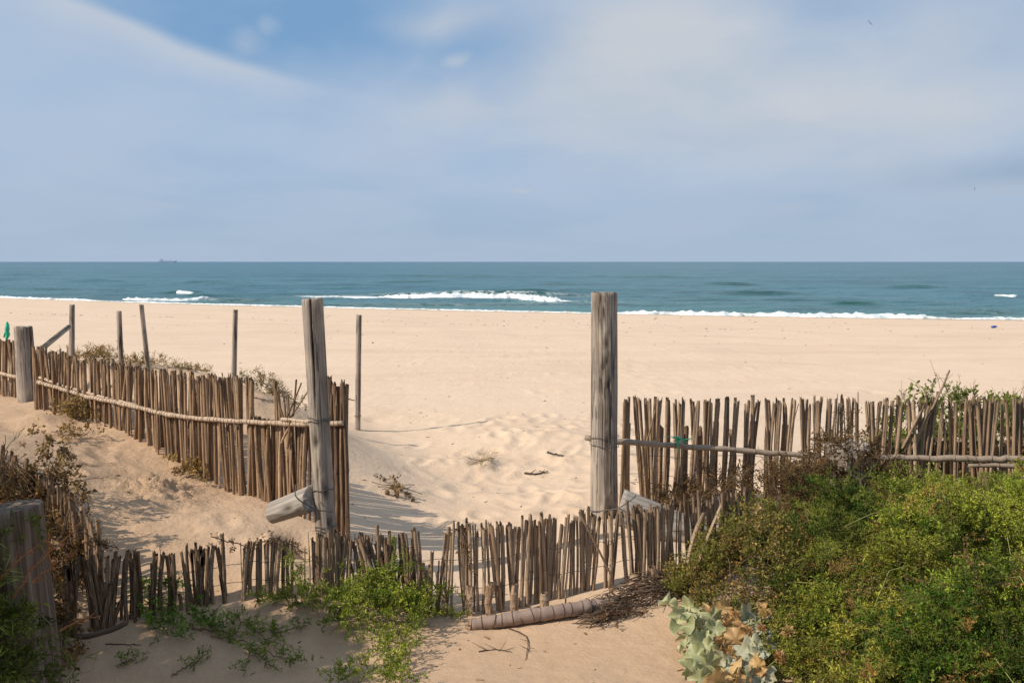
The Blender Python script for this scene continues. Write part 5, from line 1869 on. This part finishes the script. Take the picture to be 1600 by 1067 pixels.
# ------------------------------------------------------------------ sea holly
def holly_leaf_mesh(seed):
    r_ = np.random.RandomState(seed)
    n = 30
    V, C = [(0, 0, 0)], [0.8]
    nl = r_.choice([5, 6, 7])
    for k, q in enumerate((0.35, 0.68, 0.92, 1.0)):
        for j in range(n):
            a = j / n * 2 * math.pi
            out = 1 + 0.10 * math.cos(nl * a + seed) + 0.07 * math.sin(2 * a + seed * 1.7) + (r_.uniform(0.04, 0.14) if (j % 3 == 0) else -0.05) * (q == 1.0)
            notch = 1 - 0.55 * math.exp(-(((a + math.pi) % (2 * math.pi) - math.pi) / 0.35) ** 2)
            rr_ = q * out * notch
            z = 0.38 * q * q * math.sin(2 * a + seed * 2) + 0.26 * q ** 3 * math.sin(nl * a + seed) + 0.12 * q ** 4 * math.sin(9 * a + seed * 3) + r_.uniform(-0.05, 0.05) * q + 0.12 * q * q
            V.append((rr_ * math.cos(a), rr_ * math.sin(a), z))
            vein = max(0, math.cos(nl * a + seed)) ** 8
            C.append(max(vein * 0.7, 0.9 if q == 1.0 else 0))
    F = [(0, 1 + j, 1 + (j + 1) % n) for j in range(n)]
    for k in range(3):
        b0 = 1 + k * n
        for j in range(n):
            F.append((b0 + j, b0 + n + j, b0 + n + (j + 1) % n, b0 + (j + 1) % n))
    me_ = bpy.data.meshes.new('leaf')
    me_.from_pydata(V, [], F)
    a_ = me_.color_attributes.new('mark_shade', 'FLOAT_COLOR', 'POINT')
    for k, v in enumerate(C):
        a_.data[k].color = (v, v, v, 1)
    for p in me_.polygons:
        p.use_smooth = True
    me_.update()
    return me_


HL = {}
for mname in ('holly_leaf', 'holly_blue_leaf', 'holly_dry_leaf'):
    HL[mname] = []
    for s_ in range(8):
        q = holly_leaf_mesh(s_ + 3)
        q.materials.append(M[mname])
        HL[mname].append(q)


def flower_mesh(seed):
    r_ = np.random.RandomState(seed)
    V, F = [], []
    for k in range(90):                      # spiky dome
        d = r_.randn(3)
        d[2] = abs(d[2])
        d /= np.linalg.norm(d)
        u = np.cross(d, [0.3, 0.5, 0.8])
        u /= np.linalg.norm(u)
        b0 = len(V)
        V += [tuple(d * 0.4 + u * 0.09), tuple(d * 0.4 - u * 0.09), tuple(d * 0.95), tuple(d * 0.55 + np.cross(d, u) * 0.09)]
        F += [(b0, b0 + 1, b0 + 2), (b0 + 1, b0 + 3, b0 + 2), (b0 + 3, b0, b0 + 2)]
    for k in range(7):                       # bracts
        a = k / 7 * 6.28
        d = np.array([math.cos(a), math.sin(a), 0.1])
        s = np.array([-math.sin(a), math.cos(a), 0])
        b0 = len(V)
        V += [(0, 0, 0), tuple(d * 0.7 + s * 0.22), tuple(d * r_.uniform(0.9, 1.3) + [0, 0, 0.3]), tuple(d * 0.7 - s * 0.22)]
        F += [(b0, b0 + 1, b0 + 2, b0 + 3)]
    me_ = bpy.data.meshes.new('flower_head')
    me_.from_pydata([tuple(map(float, v)) for v in V], [], F)
    me_.materials.append(M['holly_dry_leaf'])
    return me_


FM = [flower_mesh(k) for k in range(3)]
hol = thing('sea_holly', (0.95, 3.9, h1(0.95, 3.9)), 'sea holly with broad pale spiny leaves and orange heads below the big shrub', 'plant')
LEAVES = [  # px, py, size px, material
    (1045, 945, 22, 'l'), (1062, 962, 20, 'l'), (1078, 950, 16, 'l'), (1068, 978, 24, 'l'), (1090, 985, 26, 'l'), (1083, 1000, 24, 'l'), (1100, 1010, 26, 'l'),
    (1085, 1028, 24, 'l'), (1078, 1045, 22, 'l'), (1105, 1040, 24, 'l'), (1118, 1055, 22, 'l'), (1095, 1062, 20, 'l'), (1118, 985, 24, 'l'), (1112, 965, 18, 'l'),
    (1130, 1010, 24, 'd'), (1150, 1000, 22, 'd'), (1165, 965, 20, 'b'), (1180, 975, 20, 'b'), (1200, 985, 18, 'b'), (1160, 1025, 24, 'b'), (1180, 1015, 24, 'b'),
    (1205, 1012, 20, 'b'), (1185, 1040, 20, 'd'), (1150, 1045, 18, 'b'), (1175, 1060, 22, 'b'), (1200, 1055, 18, 'b'), (1225, 1000, 16, 'b'), (1130, 1035, 18, 'b'),
    (1140, 975, 20, 'd'), (1150, 985, 18, 'd'), (1125, 1030, 18, 'd'), (1140, 1050, 22, 'd'), (1120, 1066, 22, 'd'), (1155, 1064, 20, 'd'), (1195, 955, 16, 'd'), (1128, 950, 16, 'd'),
    (1100, 1000, 16, 'd')]
rs_ = random.Random(12)
MN = {'l': 'holly_leaf', 'b': 'holly_blue_leaf', 'd': 'holly_dry_leaf'}
stem_paths = []
LEAVES += [(px + rs_.uniform(-22, 22), py + rs_.uniform(-16, 16), s_ * rs_.uniform(0.4, 0.75), k) for (px, py, s_, k) in LEAVES if px > 1070]
for (px, py, s_, k) in LEAVES:
    Y = np.interp(py, [940, 1067], [4.55, 3.75]) + rs_.uniform(-0.05, 0.05)
    p = at(px, py, Y)
    p.z = max(p.z, h1(p.x, p.y) + 0.02)
    nrm_ = Vector((rs_.uniform(-1.1, 0.8), rs_.uniform(-1.3, 0.1), rs_.uniform(0.1, 1.2))).normalized()
    sz = s_ * Y / FPX * rs_.uniform(0.85, 1.25)
    add('leaf', rs_.choice(HL[MN[k]]), None, hol, p - hol.location, nrm_.to_track_quat('Z', 'Y') @ Quaternion((0, 0, 1), rs_.uniform(0, 6.28)), (sz, sz * rs_.uniform(0.75, 1), sz))
    b_ = Vector((0.98 + rs_.uniform(-.1, .1), p.y + 0.1, h1(1.0, p.y + 0.1) - 0.02))
    stem_paths.append((smooth_path([b_ - hol.location, (b_ + p) / 2 + Vector((0, 0, 0.03)) - hol.location, p - nrm_ * 0.004 - hol.location], 7), 0.0028))
for (px, py, s_) in [(1168, 986, 11), (1231, 987, 12), (1218, 1027, 13), (1190, 982, 9), (1150, 960, 9), (1195, 958, 10), (1142, 1018, 9), (1235, 963, 7)]:
    Y = np.interp(py, [940, 1067], [4.5, 3.7]) - 0.04
    p = at(px, py, Y)
    sz = s_ * Y / FPX
    n_ = Vector((rs_.uniform(-.5, .5), -0.8, 0.7)).normalized()
    add('flower_head', rs_.choice(FM), None, hol, p - hol.location, n_.to_track_quat('Z', 'Y'), (sz,) * 3)
    b_ = Vector((1.02, p.y + 0.1, h1(1.0, p.y + 0.1)))
    stem_paths.append((smooth_path([b_ - hol.location, (b_ + p) / 2 - hol.location, p - n_ * 0.004 - hol.location], 6), 0.0028))
V, F = tube(stem_paths, 5)
add('stalks', raw_mesh('stalks', V, F, True), 'stem_green', hol)

# ------------------------------------------------------------------ small things
# string on the rail
c_ = at(1062, 686, 6.64)
gs = thing('green_string', c_, 'frayed green string knotted round the right fence rail', 'string')
r_ = np.random.RandomState(3)
paths = []
for k in range(22):
    d = r_.randn(3) * [0.05, 0.015, 0.018]
    paths.append((smooth_path([(0, 0, 0), d * 0.6 + r_.randn(3) * 0.008, d], 6), 0.0022))
a_ = np.linspace(0, 6.28, 15)
for off_ in (-0.008, 0.0, 0.008):
    paths.append((np.stack([a_ * 0 + off_ - 0.01, 0.03 + 0.026 * np.cos(a_), -0.015 + 0.026 * np.sin(a_)], 1), 0.0028))
paths.append((smooth_path([(-0.012, 0, 0), (-0.014, -0.006, -0.04), (-0.010, -0.004, -0.09)], 8), 0.0035))
V, F = tube(paths, 5)
add('strands', raw_mesh('strands', V, F, True), 'green_plastic', gs)

# green plastic at the far left
c_ = at(11, 528, 8.5)
gp = thing('green_marker', c_, 'torn strip of green plastic sticking up at the far left fence', 'plastic')
paths = [(smooth_path([at(10, 530, 8.5), at(11, 518, 8.5), at(11, 503, 8.5)], 8, 0.003) - np.array(c_), np.array([.012, .014, .018, .016, .02, .017, .014, .006])),
         (smooth_path([at(6, 527, 8.5), at(8, 520, 8.5), at(10, 515, 8.5)], 6) - np.array(c_), 0.008)]
V, F = tube(paths, 6)
add('strip', raw_mesh('strip', V, F, False), 'green_plastic', gp)

# twigs on the sand
for (lab, pts, rr_, kids, seed) in [
    ('dark forked twig lying on the sand right of the low mound', [(820, 741), (836, 743), (850, 740), (856, 738)], 0.009, 3, 151),
    ('dark twig on the gateway sand nearest the thick gate post', [(855, 708), (866, 711), (880, 714)], 0.009, 2, 152),
    ('thin branching twig on the sand below the wrapped bundle', [(795, 985), (822, 992), (826, 1010), (821, 1032)], 0.003, 5, 153),
    ('long thin twig lying flat in front of the wrapped bundle', [(748, 1020), (775, 1017), (800, 1022)], 0.003, 5, 154),
    ('fallen twig on the beach behind the cracked gate post', [(538, 622), (545, 625), (554, 627)], 0.010, 2, 155),
    ('pale sticks fallen on the dune behind the fence end', [(396, 622), (412, 626), (428, 629)], 0.010, 2, 156),
    ('thin twig trailing from the left bottom plant', [(165, 1012), (190, 1013), (220, 1008)], 0.003, 2, 157),
    ('pale split cane lying against the upper left fence foot', [(140, 655), (158, 664), (174, 669)], 0.007, 0, 158),
    ('pale split cane leaning at the middle of the left fence foot', [(264, 703), (282, 716), (297, 729)], 0.006, 0, 159)]:
    P = np.array([list(ground(px, py)) for px, py in pts])
    P[:, 2] += rr_
    P = smooth_path(P, 14, rr_ * 0.4, seed)
    r_ = np.random.RandomState(seed)
    t_ = thing('twig', P[0], lab, 'twig')
    paths = [(P - P[0], np.linspace(rr_, rr_ * 0.45, 14))]
    for k in range(kids):
        i = r_.randint(3, 12)
        d = np.array([r_.uniform(-1, 1), r_.uniform(-0.8, 0.8), r_.uniform(0.0, 0.3)]) * r_.uniform(0.05, 0.12)
        paths.append((smooth_path([P[i] - P[0], P[i] - P[0] + d * 0.5, P[i] - P[0] + d], 6), np.linspace(rr_ * 0.5, rr_ * 0.25, 6)))
    V, F = tube(paths, 6)
    add('stick', raw_mesh('stick', V, F, True), 'straw_rail' if 'pale' in lab else 'twig_dark', t_)

# scattered debris flakes (nobody could count them)
r_ = np.random.RandomState(77)
V, F, b0 = [], [], 0
pts = [(r_.uniform(-1.2, 2.5), r_.uniform(5.2, 13)) for _ in range(150)] + [(r_.uniform(-12, 22), r_.uniform(13, 60)) for _ in range(260)] + \
      [(r_.uniform(-3.0, -0.9), r_.uniform(5.2, 7.4)) for _ in range(45)] + [(r_.uniform(-1.8, 1.0), r_.uniform(3.9, 4.7)) for _ in range(24)] + \
      [(x, 13.5 + 26 + 0.2 * math.sin(x) + r_.randn() * 0.5 - 0.25 * x) for x in r_.uniform(-24, 12, 120)]
for (x, y) in pts:
    s_ = r_.uniform(0.003, 0.010) * (1 + max(0, y - 8) * 0.06)
    z = h1(x, y)
    a = r_.uniform(0, 6.28)
    ca, sa = math.cos(a), math.sin(a)
    el = r_.uniform(1, 3.0)
    for (u, v, h_) in [(-1, -1, 0), (1, -1, 0), (1, 1, 0), (-1, 1, 0), (-.6, -.6, 1), (.7, -.5, .8), (.6, .6, 1.1), (-.6, .5, .7)]:
        u, v = u * s_ * el * r_.uniform(.7, 1.2), v * s_ * 0.6 * r_.uniform(.7, 1.2)
        V.append((x + u * ca - v * sa, y + u * sa + v * ca, z - 0.002 + h_ * s_ * 0.7))
    F += [(b0, b0 + 1, b0 + 5, b0 + 4), (b0 + 1, b0 + 2, b0 + 6, b0 + 5), (b0 + 2, b0 + 3, b0 + 7, b0 + 6), (b0 + 3, b0, b0 + 4, b0 + 7), (b0 + 4, b0 + 5, b0 + 6, b0 + 7)]
    b0 += 8
tag(add('beach_debris', raw_mesh('beach_debris', V, F, False), 'stem_brown'), 'small brown specks of driftwood and weed scattered over the sand', 'debris', kind='stuff')


# tan shell like piece, blue bottle
def lathe(name, prof, m, parent, loc, rot=None, sides=16):
    V, F = [], []
    for (r_, z) in prof:
        for j in range(sides):
            a = j / sides * 2 * math.pi
            V.append((r_ * math.cos(a), r_ * math.sin(a), z))
    for i in range(len(prof) - 1):
        for j in range(sides):
            F.append((i * sides + j, i * sides + (j + 1) % sides, (i + 1) * sides + (j + 1) % sides, (i + 1) * sides + j))
    return add(name, raw_mesh(name, V, F, True), m, parent, loc, rot)


g_ = ground(1553, 513)
bt = thing('plastic_bottle', (g_.x, g_.y, g_.z), 'small blue bottle lying on the beach at the far right', 'bottle')
q = Vector((1, 0.3, 0.05)).normalized().to_track_quat('Z', 'Y')
lathe('body', [(0.001, 0), (0.05, 0.005), (0.055, 0.03), (0.055, 0.2), (0.03, 0.25), (0.018, 0.27)], 'blue_plastic', bt, (-0.1, 0, 0.06), q)
lathe('cap', [(0.022, 0.27), (0.022, 0.30), (0.001, 0.301)], 'hazy_ship_white', bt, (-0.1, 0, 0.06), q)

# ship on the horizon
Ys = 6500.0
sp_ = at(262, 410, Ys)
ship = thing('cargo_ship', (sp_.x, Ys, SEA), 'faint long cargo ship on the horizon at the left', 'ship')


def prism(name, pts, y0, y1, m, parent):
    n = len(pts)
    V = [(x, y0, z) for x, z in pts] + [(x, y1, z) for x, z in pts]
    F = [tuple(range(n)), tuple(range(2 * n - 1, n - 1, -1))] + [(i, i + n, (i + 1) % n + n, (i + 1) % n) for i in range(n)]
    me_ = bpy.data.meshes.new(name)
    me_.from_pydata(V, [], F)
    me_.update()
    return add(name, me_, m, parent)


prism('hull', [(-52, 0), (50, 0), (58, 9), (44, 8), (-44, 8), (-57, 9)], -9, 9, 'hazy_hull_paint', ship)
prism('bridge', [(-48, 8), (-34, 8), (-35, 19), (-47, 19)], -8, 8, 'hazy_ship_white', ship)
prism('funnel', [(-46, 19), (-42, 19), (-42, 23), (-46, 23)], -2, 2, 'hazy_hull_paint', ship)
for x in (-20, 0, 20):
    prism('cargo_crane', [(x, 8), (x + 2, 8), (x + 2, 16), (x, 16)], -1, 1, 'hazy_hull_paint', ship)


def gull(label, px, py, Y, roll, yaw, s_):
    c_ = at(px, py, Y)
    g_ = thing('seagull', c_, label, 'bird', 'gulls in the sky')
    g_.rotation_euler = (0, roll, yaw)
    P = np.array([(0, -0.22, 0), (0, -0.14, 0.01), (0, 0, 0.01), (0, 0.14, 0), (0, 0.25, 0)]) * s_
    V, F = tube([(P, np.array([0.008, 0.04, 0.055, 0.035, 0.005]) * s_)], 8)
    add('body', raw_mesh('body', V, F, True), 'gull_grey', g_)
    for sgn in (-1, 1):
        W = [(0.03, 0.08, 0.02), (0.03, -0.07, 0.02), (0.3, 0.12, 0.10), (0.3, -0.04, 0.10), (0.62, 0.0, 0.05), (0.6, -0.05, 0.05)]
        V = [(sgn * x * s_, y * s_, z * s_) for x, y, z in W] + [(sgn * x * s_, y * s_, (z - 0.012) * s_) for x, y, z in W]
        F = [(0, 1, 3, 2), (2, 3, 5, 4), (6, 8, 9, 7), (8, 10, 11, 9), (0, 2, 8, 6), (2, 4, 10, 8), (1, 7, 9, 3), (3, 9, 11, 5), (4, 5, 11, 10), (0, 6, 7, 1)]
        add('wing', raw_mesh('wing', V, F, False), 'gull_grey', g_)


gull('distant gull gliding high in the upper right sky', 1359, 36, 150, 0.75, 0.2, 0.85)
gull('tiny distant gull low in the sky at the right edge', 1523, 295, 220, 1.45, 1.2, 0.7)
